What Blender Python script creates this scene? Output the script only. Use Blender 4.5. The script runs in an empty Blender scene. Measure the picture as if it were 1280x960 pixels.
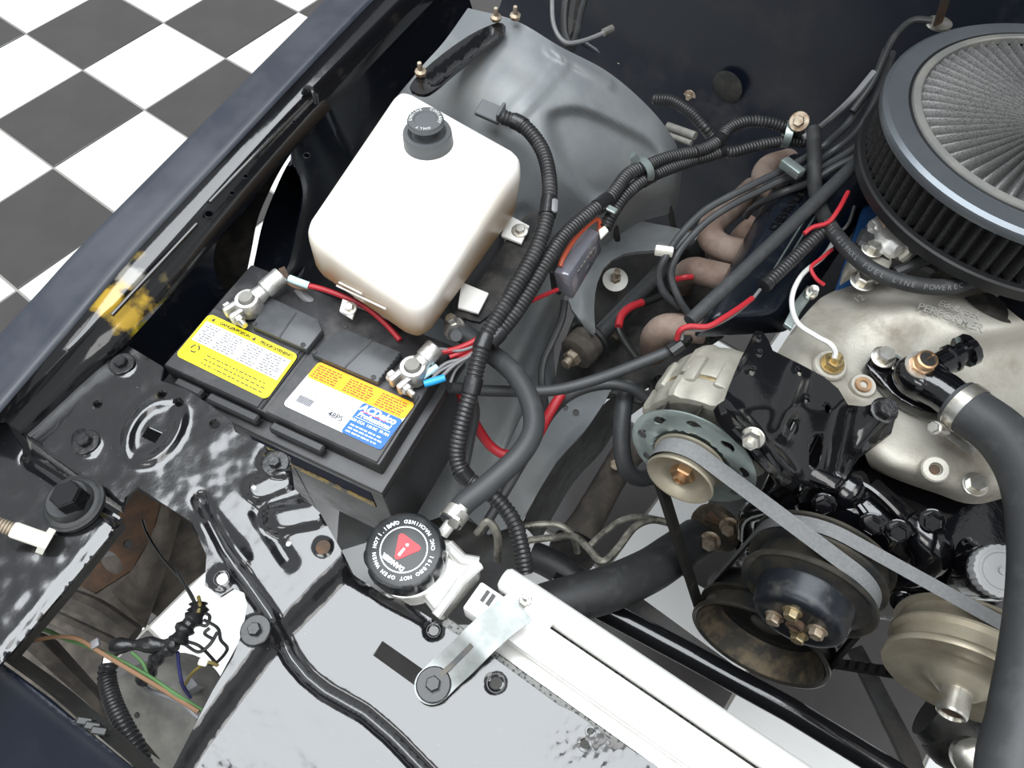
import bpy, bmesh, math, random
from mathutils import Vector, Matrix, Quaternion, noise
from mathutils.geometry import delaunay_2d_cdt
random.seed(7)
PI = math.pi
scene = bpy.context.scene
COL = scene.collection

# ------------------------------------------------------------------ camera
CAM_H = 1.5325                      # lens height over the floor; the world origin is below the lens
FPX = 918.1                         # focal length in pixels of the 1280 x 960 frame
RIGHT = Vector((0.7858, 0.61837, -0.01171))
DOWN = Vector((0.52232, -0.67365, -0.52286))
FWD = Vector((-0.33121, 0.40474, -0.85234))
EYE = Vector((0, 0, CAM_H))
cam_data = bpy.data.cameras.new('camera')
cam = bpy.data.objects.new('camera', cam_data)
COL.objects.link(cam)
cam.matrix_world = Matrix(((RIGHT.x, -DOWN.x, -FWD.x, 0), (RIGHT.y, -DOWN.y, -FWD.y, 0),
                           (RIGHT.z, -DOWN.z, -FWD.z, CAM_H), (0, 0, 0, 1)))
cam_data.sensor_width = 36
cam_data.lens = FPX / 1280 * 36
cam_data.clip_start = 0.01
scene.camera = cam

# ------------------------------------------------------------------ world, lamps, exposure
scene.view_settings.view_transform = 'Standard'
scene.view_settings.look = 'None'
scene.view_settings.gamma = 1
scene.view_settings.use_curve_mapping = False
scene.view_settings.exposure = 0.0
world = bpy.data.worlds.new('showroom_air')
scene.world = world
world.use_nodes = True
world.node_tree.nodes['Background'].inputs[0].default_value = (0.93, 0.97, 1.0, 1)
world.node_tree.nodes['Background'].inputs[1].default_value = 0.62

def area_lamp(name, loc, size, size_y, power, target=(0, 0, 0), color=(1, 1, 1)):
    d = bpy.data.lights.new(name, 'AREA'); d.shape = 'RECTANGLE'; d.size = size; d.size_y = size_y
    d.energy = power; d.color = color
    o = bpy.data.objects.new(name, d); COL.objects.link(o); o.location = loc
    o.rotation_euler = (Vector(target) - Vector(loc)).to_track_quat('-Z', 'Y').to_euler()
    return o
# rows of ceiling light panels of the showroom
area_lamp('ceiling_lamp', (-0.75, 0.45, 4.2), 3.3, 3.0, 265, (-0.75, 0.45, 0), (0.92, 0.965, 1.0))
area_lamp('ceiling_lamp', (2.6, -0.6, 4.2), 1.6, 3.0, 70, (1.6, -0.2, 0), (1, 0.99, 0.97))
area_lamp('ceiling_lamp', (-0.6, -3.6, 4.2), 3.0, 1.6, 90, (-0.6, -2.4, 0), (1, 0.99, 0.97))

# ------------------------------------------------------------------ placing helpers
def ray(px, py):
    return (RIGHT * ((px - 640) / FPX) + DOWN * ((py - 480) / FPX) + FWD)
def P(px, py, z):                   # point of the sight line at height z
    d = ray(px, py); return EYE + d * ((z - CAM_H) / d.z)
def PY(px, py, y):                  # point of the sight line at depth y of the engine bay
    d = ray(px, py); return EYE + d * (y / d.y)
def PX(px, py, x):
    d = ray(px, py); return EYE + d * (x / d.x)
def HIT(px, py, p0, n):
    d = ray(px, py); return EYE + d * ((p0 - EYE).dot(n) / d.dot(n))
def PIX(v):
    c = Vector(v) - EYE; w = c.dot(FWD)
    return (640 + FPX * c.dot(RIGHT) / w, 480 + FPX * c.dot(DOWN) / w)
def V(*a): return Vector(a)
def frame(origin, zdir, xdir=None):
    z = Vector(zdir).normalized()
    if xdir is None: xdir = V(1, 0, 0) if abs(z.x) < 0.9 else V(0, 1, 0)
    x = Vector(xdir); x = (x - z * x.dot(z)).normalized(); y = z.cross(x)
    return Matrix(((x.x, y.x, z.x, origin[0]), (x.y, y.y, z.y, origin[1]), (x.z, y.z, z.z, origin[2]), (0, 0, 0, 1)))

# ------------------------------------------------------------------ materials
MATS = {}
def new_mat(name):
    m = bpy.data.materials.new(name); m.use_nodes = True
    nt = m.node_tree; b = nt.nodes['Principled BSDF']
    MATS[name] = m
    return m, nt, b
def material(name, col, rough=0.5, metal=0.0, col2=None, nscale=30.0, lo=0.42, hi=0.62, bump=0.0, bscale=200.0,
             coat=0.0, rough2=None, sss=0.0, spec=None, dust=None, dscale=12.0, dlo=0.55, dhi=0.75, damt=0.5, trans=0.0, ior=1.45):
    """principled colour with optional worn / dusty second colour, fine relief, coat"""
    m, nt, b = new_mat(name); N = nt.nodes; L = nt.links
    tc = N.new('ShaderNodeTexCoord')
    def noi(s, det=6, rgh=0.6):
        n = N.new('ShaderNodeTexNoise'); n.inputs['Scale'].default_value = s; n.inputs['Detail'].default_value = det
        n.inputs['Roughness'].default_value = rgh; L.new(tc.outputs['Object'], n.inputs['Vector']); return n
    def rng(src, a, c, to0=0.0, to1=1.0):
        r = N.new('ShaderNodeMapRange'); r.inputs[1].default_value = a; r.inputs[2].default_value = c
        r.inputs[3].default_value = to0; r.inputs[4].default_value = to1; L.new(src, r.inputs[0]); return r.outputs[0]
    def mix(fac, a, c):
        x = N.new('ShaderNodeMix'); x.data_type = 'RGBA'
        if isinstance(fac, float): x.inputs[0].default_value = fac
        else: L.new(fac, x.inputs[0])
        for i, s in ((6, a), (7, c)):
            if isinstance(s, tuple): x.inputs[i].default_value = (*s[:3], 1)
            else: L.new(s, x.inputs[i])
        return x.outputs[2]
    cur = tuple(col)
    if col2 is not None:
        f = rng(noi(nscale).outputs[0], lo, hi); cur = mix(f, tuple(col), tuple(col2))
        if rough2 is not None: L.new(rng(f, 0, 1, rough, rough2), b.inputs['Roughness'])
    if dust is not None:
        f2 = rng(noi(dscale, 9, 0.7).outputs[0], dlo, dhi, 0, damt); cur = mix(f2, cur, tuple(dust))
        if rough2 is None: L.new(rng(f2, 0, 1, rough, min(1.0, rough + 0.5)), b.inputs['Roughness'])
    if isinstance(cur, tuple): b.inputs['Base Color'].default_value = (*cur, 1)
    else: L.new(cur, b.inputs['Base Color'])
    if not b.inputs['Roughness'].is_linked: b.inputs['Roughness'].default_value = rough
    b.inputs['Metallic'].default_value = metal
    b.inputs['Coat Weight'].default_value = coat; b.inputs['Coat Roughness'].default_value = 0.08
    if spec is not None: b.inputs['Specular IOR Level'].default_value = spec
    b.inputs['IOR'].default_value = ior
    if sss: b.inputs['Subsurface Weight'].default_value = sss; b.inputs['Subsurface Radius'].default_value = (.03, .028, .02); b.inputs['Subsurface Scale'].default_value = 1.0
    if trans: b.inputs['Transmission Weight'].default_value = trans
    if bump:
        bn = N.new('ShaderNodeBump'); bn.inputs['Strength'].default_value = bump; bn.inputs['Distance'].default_value = 0.002
        L.new(noi(bscale, 4, 0.55).outputs[0], bn.inputs['Height']); L.new(bn.outputs[0], b.inputs['Normal'])
    return m

# ------------------------------------------------------------------ mesh helpers
WM = {}
def _register(o, parent, M):
    o.matrix_basis = M
    WM[o.name] = M.copy()
    if parent is not None:
        o.parent = parent; o.matrix_parent_inverse = WM[parent.name].inverted()
    COL.objects.link(o)
    return o
def props(o, label=None, cat=None, group=None, kind=None):
    if label: o['label'] = label
    if cat: o['category'] = cat
    if group: o['group'] = group
    if kind: o['kind'] = kind
    return o
def thing(name, label, cat, base=(0, 0, 0), group=None):
    o = bpy.data.objects.new(name, None); o.empty_display_size = 0.02
    _register(o, None, Matrix.Translation(Vector(base)))
    return props(o, label, cat, group)

class MB:
    """collects shapes; build() links them as one mesh object"""
    def __init__(s): s.v = []; s.f = []; s.mi = []; s.cur = 0
    def add(s, vs, fs):
        n = len(s.v); s.v += [Vector(x) for x in vs]
        s.f += [tuple(i + n for i in f) for f in fs]; s.mi += [s.cur] * len(fs); return s
    def mat(s, i): s.cur = i; return s
    def box(s, M, size, bevel=0.0, seg=2, taper=None):
        bm = bmesh.new(); bmesh.ops.create_cube(bm, size=1.0)
        for v in bm.verts:
            k = 1.0
            if taper is not None and v.co.z > 0: k = taper
            v.co = Vector((v.co.x * size[0] * k, v.co.y * size[1] * k, v.co.z * size[2]))
        if bevel: bmesh.ops.bevel(bm, geom=bm.edges[:], offset=bevel, segments=seg, profile=0.5, affect='EDGES')
        return s.bm(bm, M)
    def bm(s, bm, M=Matrix()):
        bm.verts.index_update(); s.add([M @ v.co for v in bm.verts], [[v.index for v in f.verts] for f in bm.faces]); bm.free(); return s
    def hexa(s, corners, bevel=0.0, seg=3, cuts=0):
        """corners: bottom four then top four, same winding"""
        bm = bmesh.new(); vs = [bm.verts.new(c) for c in corners]
        for f in ((3, 2, 1, 0), (4, 5, 6, 7), (0, 1, 5, 4), (1, 2, 6, 5), (2, 3, 7, 6), (3, 0, 4, 7)): bm.faces.new([vs[i] for i in f])
        if bevel: bmesh.ops.bevel(bm, geom=bm.edges[:], offset=bevel, segments=seg, profile=0.5, affect='EDGES')
        return s.bm(bm)
    def lathe(s, prof, M=Matrix(), n=24, a0=0.0, a1=2 * PI, lobes=None, caps=True):
        """prof: list of (radius, height) turned about local z"""
        full = abs(a1 - a0 - 2 * PI) < 1e-6; m = n if full else n + 1; vs = []; fs = []
        for r, z in prof:
            for i in range(m):
                a = a0 + (a1 - a0) * i / n; k = lobes(a, r, z) if lobes else r
                vs.append(M @ V(k * math.cos(a), k * math.sin(a), z))
        for j in range(len(prof) - 1):
            for i in range(n):
                i2 = (i + 1) % m
                fs.append((j * m + i, j * m + i2, (j + 1) * m + i2, (j + 1) * m + i))
        if full and caps:
            if prof[0][0] > 1e-5: fs.append(tuple(range(m - 1, -1, -1)))
            if prof[-1][0] > 1e-5: fs.append(tuple((len(prof) - 1) * m + i for i in range(m)))
        return s.add(vs, fs)
    def ring(s, prof, M=Matrix(), n=32):
        """closed profile ring (torus-like)"""
        k = len(prof); vs = []; fs = []
        for i in range(n):
            a = 2 * PI * i / n
            for r, z in prof: vs.append(M @ V(r * math.cos(a), r * math.sin(a), z))
        for i in range(n):
            i2 = (i + 1) % n
            for j in range(k): fs.append((i * k + j, i2 * k + j, i2 * k + (j + 1) % k, i * k + (j + 1) % k))
        return s.add(vs, fs)
    def tube(s, pts, r, n=10, caps=True, rfn=None):
        """round tube along 3d points; r may be a number or list; rfn(length along) scales the radius"""
        pts = [Vector(p) for p in pts]; rings = []; L = 0; up = None
        for i, p in enumerate(pts):
            t = (pts[min(i + 1, len(pts) - 1)] - pts[max(i - 1, 0)])
            t = t.normalized() if t.length > 1e-9 else V(0, 0, 1)
            if up is None:
                up = V(0, 0, 1) if abs(t.z) < 0.9 else V(1, 0, 0)
            up = (up - t * up.dot(t)).normalized(); sd = t.cross(up)
            if i: L += (p - pts[i - 1]).length
            rr = r[i] if isinstance(r, (list, tuple)) else r
            if rfn: rr *= rfn(L)
            rings.append([p + (up * math.cos(2 * PI * k / n) + sd * math.sin(2 * PI * k / n)) * rr for k in range(n)])
        vs = [v for rg in rings for v in rg]; fs = []
        for j in range(len(rings) - 1):
            for k in range(n): fs.append((j * n + k, j * n + (k + 1) % n, (j + 1) * n + (k + 1) % n, (j + 1) * n + k))
        if caps: fs.append(tuple(range(n - 1, -1, -1))); fs.append(tuple((len(rings) - 1) * n + k for k in range(n)))
        return s.add(vs, fs)
    def strip(s, pts, normals, w, t):
        """flat band of width w and thickness t along pts; normals give the direction of the thickness"""
        vs = []; fs = []
        pts = [Vector(p) for p in pts]
        for i, p in enumerate(pts):
            tg = (pts[min(i + 1, len(pts) - 1)] - pts[max(i - 1, 0)]).normalized(); nn = Vector(normals[i] if isinstance(normals, list) else normals)
            nn = (nn - tg * nn.dot(tg)).normalized(); b = tg.cross(nn)
            vs += [p + b * w / 2 + nn * t / 2, p - b * w / 2 + nn * t / 2, p - b * w / 2 - nn * t / 2, p + b * w / 2 - nn * t / 2]
        for i in range(len(pts) - 1):
            for k in range(4): fs.append((i * 4 + k, i * 4 + (k + 1) % 4, i * 4 + 4 + (k + 1) % 4, i * 4 + 4 + k))
        e = (len(pts) - 1) * 4
        fs += [(3, 2, 1, 0), (e, e + 1, e + 2, e + 3)]
        return s.add(vs, fs)
    def prism(s, outline, M=Matrix(), h=0.01, bevel=0.0, seg=2):
        bm = bmesh.new(); vs = [bm.verts.new((p[0], p[1], 0)) for p in outline]; f = bm.faces.new(vs)
        if f.normal.z < 0: f.normal_flip()
        f.normal_update()
        r = bmesh.ops.extrude_face_region(bm, geom=[f]); bmesh.ops.translate(bm, vec=(0, 0, h), verts=[g for g in r['geom'] if isinstance(g, bmesh.types.BMVert)])
        if bevel: bmesh.ops.bevel(bm, geom=[e for e in bm.edges], offset=bevel, segments=seg, profile=0.5, affect='EDGES')
        return s.bm(bm, M)
    def grid(s, rows, closed=False):
        n = len(rows[0]); vs = [v for r in rows for v in r]; fs = []
        for j in range(len(rows) - 1):
            for i in range(n - 1): fs.append((j * n + i, j * n + i + 1, (j + 1) * n + i + 1, (j + 1) * n + i))
        return s.add(vs, fs)
    def hexhead(s, M, r, h, n=6):
        return s.lathe([(r * 0.6, 0), (r, 0), (r, h * 0.8), (r * 0.86, h), (0.0, h)], M, n)
    def mesh(s, name, mats, smooth=True, angle=35, solid=0.0, recalc=True):
        me = bpy.data.meshes.new(name)
        lo = Vector((min(v.x for v in s.v), min(v.y for v in s.v), min(v.z for v in s.v)))
        hi = Vector((max(v.x for v in s.v), max(v.y for v in s.v), max(v.z for v in s.v)))
        c = (lo + hi) / 2; c.z = lo.z
        me.from_pydata([v - c for v in s.v], [], s.f)
        for m in (mats if isinstance(mats, (list, tuple)) else [mats]): me.materials.append(MATS[m])
        me.polygons.foreach_set('material_index', s.mi)
        if recalc:
            bm = bmesh.new(); bm.from_mesh(me); bmesh.ops.remove_doubles(bm, verts=bm.verts, dist=1e-6)
            bmesh.ops.recalc_face_normals(bm, faces=bm.faces); bm.to_mesh(me); bm.free()
        if smooth:
            me.shade_smooth(); me.set_sharp_from_angle(angle=math.radians(angle))
        me.update()
        return me, c
    def build(s, name, mats, parent=None, label=None, cat=None, group=None, kind=None, **kw):
        me, c = s.mesh(name, mats, **kw)
        o = bpy.data.objects.new(name, me)
        _register(o, parent, Matrix.Translation(c))
        return props(o, label, cat, group, kind)

SHARED = {}
def shared(key, fn, mats, **kw):
    """mesh in local coordinates, shared between alike pieces"""
    if key not in SHARED:
        mb = MB(); fn(mb); me = bpy.data.meshes.new(key); me.from_pydata(mb.v, [], mb.f)
        for m in (mats if isinstance(mats, (list, tuple)) else [mats]): me.materials.append(MATS[m])
        me.polygons.foreach_set('material_index', mb.mi)
        bm = bmesh.new(); bm.from_mesh(me); bmesh.ops.recalc_face_normals(bm, faces=bm.faces); bm.to_mesh(me); bm.free()
        me.shade_smooth(); me.set_sharp_from_angle(angle=math.radians(kw.get('angle', 30)))
        SHARED[key] = me
    return SHARED[key]
def inst(name, me, M, parent=None, label=None, cat=None, group=None):
    o = bpy.data.objects.new(name, me); _register(o, parent, M); return props(o, label, cat, group)

def crom(pts, n=6):
    """Catmull-Rom through points (any dimension)"""
    pts = [Vector(p) for p in pts]; out = []
    if len(pts) < 3:
        return [pts[0].lerp(pts[-1], i / n) for i in range(n + 1)]
    for i in range(len(pts) - 1):
        p0 = pts[i - 1] if i else pts[0] * 2 - pts[1]; p1 = pts[i]; p2 = pts[i + 1]
        p3 = pts[i + 2] if i + 2 < len(pts) else pts[-1] * 2 - pts[-2]
        for k in range(n):
            t = k / n
            out.append(0.5 * ((2 * p1) + (p2 - p0) * t + (2 * p0 - 5 * p1 + 4 * p2 - p3) * t * t + (3 * p1 - p0 - 3 * p2 + p3) * t ** 3))
    out.append(pts[-1]); return out
def evenly(pts, step):
    out = [pts[0]]; acc = 0
    for a, b in zip(pts, pts[1:]):
        d = (b - a).length
        while acc + d >= step and d > 1e-9:
            a = a + (b - a) * ((step - acc) / d); out.append(a); d = (b - a).length; acc = 0
        acc += d
    if (out[-1] - pts[-1]).length > 1e-5: out.append(pts[-1])
    return out
def path(ctrl, n=6):                # ctrl: (px, py, z) triples
    return crom([P(*c) for c in ctrl], n)
def loom_shape(mb, pts, r, pitch=0.0046, n=10):
    """split corrugated conduit"""
    q = evenly(pts, pitch / 4)
    prof = (0.86, 0.9, 1.0, 1.0)
    return mb.tube(q, [r * prof[i % 4] for i in range(len(q))], n)
def inside(p, poly):
    x, y = p; c = False; n = len(poly)
    for i in range(n):
        x1, y1 = poly[i]; x2, y2 = poly[(i + 1) % n]
        if (y1 > y) != (y2 > y) and x < (x2 - x1) * (y - y1) / (y2 - y1) + x1: c = not c
    return c
def circle2(cx, cy, r, n=14, sy=1.0, rot=0.0):
    return [(cx + r * math.cos(a) * math.cos(rot) - r * sy * math.sin(a) * math.sin(rot), cy + r * math.cos(a) * math.sin(rot) + r * sy * math.sin(a) * math.cos(rot)) for a in [2 * PI * i / n for i in range(n)]]
def smoothpoly(poly, n=3):
    pts = [Vector(p) for p in poly]; out = []; m = len(pts)
    for i in range(m):
        p0, p1, p2, p3 = pts[i - 1], pts[i], pts[(i + 1) % m], pts[(i + 2) % m]
        for k in range(n):
            t = k / n
            q = 0.5 * ((2 * p1) + (p2 - p0) * t + (2 * p0 - 5 * p1 + 4 * p2 - p3) * t * t + (3 * p1 - p0 - 3 * p2 + p3) * t ** 3)
            out.append((q.x, q.y))
    return out
def densify(poly, step):
    out = []
    for i in range(len(poly)):
        a = Vector(poly[i]); b = Vector(poly[(i + 1) % len(poly)]); k = max(1, int((b - a).length / step))
        out += [tuple(a.lerp(b, j / k)) for j in range(k)]
    return out
def sheet(mb, outline, holes, place, step, thick=0.0025, relief=None):
    """stamped sheet: outline and holes are 2d; place(u, v) -> (point, normal); relief(u, v) -> offset along the normal"""
    outl = densify(outline, step); hs = [densify(h, step) for h in holes]; oraw = outline; hraw = holes
    pts = []; edges = []
    for poly in [outl] + hs:
        n = len(pts); pts += poly; edges += [(n + i, n + (i + 1) % len(poly)) for i in range(len(poly))]
    x0 = min(p[0] for p in outl); x1 = max(p[0] for p in outl); y0 = min(p[1] for p in outl); y1 = max(p[1] for p in outl)
    border = list(pts); j = 0; y = y0
    cell = {}
    for p in border: cell.setdefault((int(p[0] // step), int(p[1] // step)), []).append(p)
    while y < y1:
        x = x0 + (step / 2 if j % 2 else 0)
        while x < x1:
            p = (x, y)
            if inside(p, oraw) and not any(inside(p, h) for h in hraw):
                ci, cj = int(x // step), int(y // step)
                if not any((q[0] - x) ** 2 + (q[1] - y) ** 2 < (0.55 * step) ** 2 for a in (-1, 0, 1) for b in (-1, 0, 1) for q in cell.get((ci + a, cj + b), ())):
                    pts.append(p)
            x += step
        y += step * 0.87; j += 1
    r = delaunay_2d_cdt([Vector(p) for p in pts], edges, [], 0, 1e-7)
    vs2, fs = r[0], r[2]
    tri = []
    for f in fs:
        c = (sum(vs2[i].x for i in f) / 3, sum(vs2[i].y for i in f) / 3)
        if inside(c, oraw) and not any(inside(c, h) for h in hraw): tri.append(tuple(f))
    top = []; bot = []
    for q in vs2:
        p, n = place(q.x, q.y); d = relief(q.x, q.y) if relief else 0
        top.append(p + n * d); bot.append(p + n * (d - thick))
    m = len(top); fs2 = list(tri) + [tuple(m + i for i in reversed(f)) for f in tri]
    cnt = {}
    for f in tri:
        for a, b in ((f[0], f[1]), (f[1], f[2]), (f[2], f[0])): cnt[(a, b)] = cnt.get((a, b), 0) + 1
    for (a, b) in cnt:
        if (b, a) not in cnt: fs2.append((b, a, m + a, m + b))
    return mb.add(top + bot, fs2)
def sstep(x, a, b):
    t = max(0.0, min(1.0, (x - a) / (b - a))); return t * t * (3 - 2 * t)
def segdist(x, y, ax, ay, bx, by):
    dx, dy = bx - ax, by - ay; t = max(0, min(1, ((x - ax) * dx + (y - ay) * dy) / (dx * dx + dy * dy)))
    return math.hypot(x - ax - t * dx, y - ay - t * dy)
def polydist(x, y, pl):
    return min(segdist(x, y, *pl[i], *pl[i + 1]) for i in range(len(pl) - 1))
def at_z(z):                        # sheet placing: pixel plan on a level plane
    if callable(z): return lambda u, v: (P(u, v, z(u, v)), V(0, 0, 1))
    return lambda u, v: (P(u, v, z), V(0, 0, 1))
def patch(mb, rows, nu=6, nv=6, relief=None, thick=0.0):
    """smooth surface through a lattice of (px, py, z)"""
    A = [crom([V(*c) for c in r], nu) for r in rows]
    B = [crom([A[j][i] for j in range(len(A))], nv) for i in range(len(A[0]))]
    out = []
    for i in range(len(B)):
        out.append([P(c.x, c.y, c.z + (relief(c.x, c.y) if relief else 0)) for c in B[i]])
    mb.grid(out)
    if thick:
        n0 = len(mb.v) - len(out) * len(out[0])
        low = [[p - V(0, 0, thick) for p in r] for r in out]; mb.grid(low)
    return mb
FONT_CACHE = {}
def text_shape(mb, s, M, size, depth=0.0003, align='CENTER', bold=0.0, spacing=1.0, shear=0.0):
    """lettering as raised mesh; M places local xy"""
    key = (s, size, depth, align, bold, spacing, shear)
    if key not in FONT_CACHE:
        c = bpy.data.curves.new('lettering', 'FONT'); c.body = s; c.size = size; c.extrude = depth; c.align_x = align; c.align_y = 'CENTER'
        c.offset = bold; c.space_character = spacing; c.shear = shear; c.resolution_u = 2
        o = bpy.data.objects.new('lettering', c); me = bpy.data.meshes.new_from_object(o)
        FONT_CACHE[key] = ([v.co.copy() for v in me.vertices], [tuple(p.vertices) for p in me.polygons])
        bpy.data.objects.remove(o); bpy.data.curves.remove(c); bpy.data.meshes.remove(me)
    vs, fs = FONT_CACHE[key]
    return mb.add([M @ v for v in vs], fs)
def arc_text(mb, s, M, radius, size, a_mid, depth=0.0003, bold=0.0, inward=False, step=None):
    """letters round a circle in local xy, reading clockwise"""
    step = step or size * 0.72 / radius
    for i, ch in enumerate(s):
        k = i - (len(s) - 1) / 2
        a = a_mid + (k if inward else -k) * step
        if ch == ' ': continue
        R = Matrix.Translation((radius * math.cos(a), radius * math.sin(a), 0)) @ Matrix.Rotation(a + (PI / 2 if inward else -PI / 2), 4, 'Z')
        text_shape(mb, ch, M @ R, size, depth, bold=bold)
def bolt(name, origin, axis, r, h, mat, parent, washer=0.0, shank=0.0, label=None, cat=None, group=None, twist=0.0):
    key = 'bolt_%s_%.4f_%.4f_%.4f_%.4f' % (mat, r, h, washer, shank)
    def fn(m):
        z = 0
        if washer: m.lathe([(washer * 0.4, 0), (washer, 0), (washer, 0.0012), (washer * 0.93, 0.0018), (r, 0.002)], n=20); z = 0.0018
        m.hexhead(Matrix.Translation((0, 0, z)), r, h)
        if shank: m.lathe([(r * 0.5, z + h * 0.9), (r * 0.5, z + h + shank * 0.9), (r * 0.4, z + h + shank), (0, z + h + shank)], n=10)
    me = shared(key, fn, mat)
    return inst(name, me, frame(origin, axis) @ Matrix.Rotation(twist, 4, 'Z'), parent, label, cat, group)
# ------------------------------------------------------------------ material list
material('tile_white', (0.86, 0.87, 0.86), 0.25, col2=(0.82, 0.83, 0.82), nscale=3)
material('tile_dark', (0.044, 0.040, 0.039), 0.22, col2=(0.052, 0.047, 0.046), nscale=6, dust=(0.35, 0.34, 0.33), dscale=260, dlo=0.74, dhi=0.8, damt=0.6, ior=1.75)
material('grout', (0.30, 0.29, 0.27), 0.8)
material('navy_satin', (0.016, 0.020, 0.030), 0.38, col2=(0.026, 0.030, 0.040), nscale=14, bump=0.04, bscale=60, rough2=0.5, spec=0.55)
material('black_gloss', (0.006, 0.006, 0.007), 0.13, bump=0.10, bscale=90, coat=0.4, dust=(0.10, 0.10, 0.10), dscale=160, dlo=0.66, dhi=0.75, damt=0.5)
material('black_orange_peel', (0.007, 0.007, 0.008), 0.17, bump=0.08, bscale=160, coat=0.75, spec=0.65, dust=(0.24, 0.24, 0.245), dscale=330, dlo=0.66, dhi=0.72, damt=0.7)
material('black_wall', (0.006, 0.008, 0.013), 0.24, bump=0.05, bscale=30, dust=(0.07, 0.07, 0.07), dscale=25, dlo=0.55, dhi=0.8, damt=0.35)
material('firewall_black', (0.005, 0.007, 0.013), 0.34, bump=0.04, bscale=25, dust=(0.06, 0.055, 0.05), dscale=9, dlo=0.5, dhi=0.8, damt=0.4)
material('dirty_black', (0.012, 0.012, 0.012), 0.5, dust=(0.085, 0.075, 0.065), dscale=30, dlo=0.45, dhi=0.75, damt=0.7, bump=0.2, bscale=120)
material('engine_black', (0.003, 0.003, 0.004), 0.10, bump=0.35, bscale=70, coat=0.6)
material('underbody', (0.055, 0.048, 0.042), 0.85, col2=(0.10, 0.085, 0.07), nscale=40, bump=0.5, bscale=160)
material('rust_brown', (0.055, 0.037, 0.026), 0.9, col2=(0.10, 0.055, 0.032), nscale=30, bump=0.4, bscale=160)
material('fender_liner', (0.142, 0.153, 0.159), 0.36, col2=(0.19, 0.203, 0.208), nscale=9, dust=(0.19, 0.175, 0.15), dscale=6, dlo=0.5, dhi=0.75, damt=0.55, bump=0.05, bscale=40)
material('tank_white', (0.93, 0.92, 0.87), 0.33, col2=(0.95, 0.95, 0.93), nscale=7, sss=0.15, bump=0.03, bscale=40)
material('plastic_grey', (0.075, 0.08, 0.085), 0.45, dust=(0.2, 0.2, 0.2), dscale=70, dlo=0.6, dhi=0.8, damt=0.4)
material('battery_black', (0.028, 0.028, 0.030), 0.36, dust=(0.12, 0.115, 0.11), dscale=20, dlo=0.5, dhi=0.75, damt=0.45, bump=0.05, bscale=200)
material('battery_cap', (0.045, 0.048, 0.052), 0.32, dust=(0.13, 0.13, 0.13), dscale=30, dlo=0.45, dhi=0.8, damt=0.4)
material('print_yellow', (0.95, 0.80, 0.01), 0.4)
material('print_orange', (0.75, 0.36, 0.004), 0.5)
material('print_white', (0.88, 0.88, 0.90), 0.4)
material('print_blue', (0.0, 0.10, 0.42), 0.4)
material('print_black', (0.03, 0.025, 0.02), 0.5)
material('print_grey', (0.05, 0.05, 0.065), 0.5)
material('print_faint', (0.12, 0.12, 0.125), 0.6)
material('print_orange_red', (0.26, 0.06, 0.005), 0.5)
material('header_navy', (0.004, 0.006, 0.012), 0.28, spec=0.3, col2=(0.007, 0.009, 0.016), nscale=20)
material('print_red', (0.75, 0.02, 0.03), 0.4)
material('print_navy', (0.006, 0.008, 0.03), 0.6, spec=0.1)
material('lead', (0.62, 0.62, 0.60), 0.42, metal=0.85, col2=(0.42, 0.41, 0.39), nscale=60, bump=0.25, bscale=300)
material('zinc', (0.68, 0.67, 0.63), 0.32, metal=0.9, col2=(0.5, 0.47, 0.40), nscale=70)
material('gold_zinc', (0.46, 0.385, 0.24), 0.4, metal=0.85, col2=(0.34, 0.26, 0.15), nscale=60)
material('bolt_dirty', (0.42, 0.36, 0.28), 0.5, metal=0.7, col2=(0.2, 0.14, 0.09), nscale=80)
material('bolt_black', (0.012, 0.012, 0.013), 0.25, bump=0.2, bscale=200, dust=(0.12, 0.12, 0.12), dscale=200, dlo=0.6, dhi=0.7)
material('aluminium', (0.80, 0.80, 0.78), 0.38, metal=0.75, col2=(0.72, 0.71, 0.67), nscale=40, bump=0.03, bscale=300)
material('radiator_aluminium', (0.90, 0.90, 0.88), 0.42, metal=0.35, col2=(0.86, 0.85, 0.82), nscale=25)
material('brushed_strap', (0.17, 0.175, 0.17), 0.36, metal=0.85, col2=(0.13, 0.14, 0.135), nscale=60)
material('cast_aluminium', (0.40, 0.382, 0.335), 0.52, metal=0.35, col2=(0.31, 0.292, 0.25), nscale=12, bump=0.2, bscale=420, dust=(0.13, 0.10, 0.07), dscale=13, dlo=0.50, dhi=0.72, damt=0.7)
material('alternator_cast', (0.36, 0.345, 0.295), 0.5, metal=0.35, col2=(0.29, 0.275, 0.235), nscale=25, bump=0.12, bscale=320)
material('galvanised', (0.40, 0.47, 0.45), 0.36, metal=0.8, col2=(0.33, 0.38, 0.37), nscale=30)
material('pulley_dark', (0.032, 0.034, 0.036), 0.4, metal=0.5, col2=(0.075, 0.066, 0.052), nscale=25, bump=0.1, bscale=200)
material('pulley_worn', (0.045, 0.040, 0.033), 0.6, metal=0.3, col2=(0.15, 0.115, 0.07), nscale=45, bump=0.3, bscale=200)
material('pulley_blue_black', (0.017, 0.020, 0.025), 0.32, metal=0.4, dust=(0.12, 0.11, 0.10), dscale=30, dlo=0.5, dhi=0.75, damt=0.6)
material('pulley_cream', (0.40, 0.365, 0.285), 0.42, metal=0.55, col2=(0.24, 0.20, 0.14), nscale=16, lo=0.4, hi=0.75)
material('belt_grey', (0.135, 0.138, 0.14), 0.75, col2=(0.16, 0.163, 0.165), nscale=300, dust=(0.28, 0.28, 0.28), dscale=300, dlo=0.66, dhi=0.74, damt=0.5, bump=0.2, bscale=600)
material('belt_black', (0.014, 0.013, 0.012), 0.6, dust=(0.07, 0.06, 0.05), dscale=50)
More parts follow.
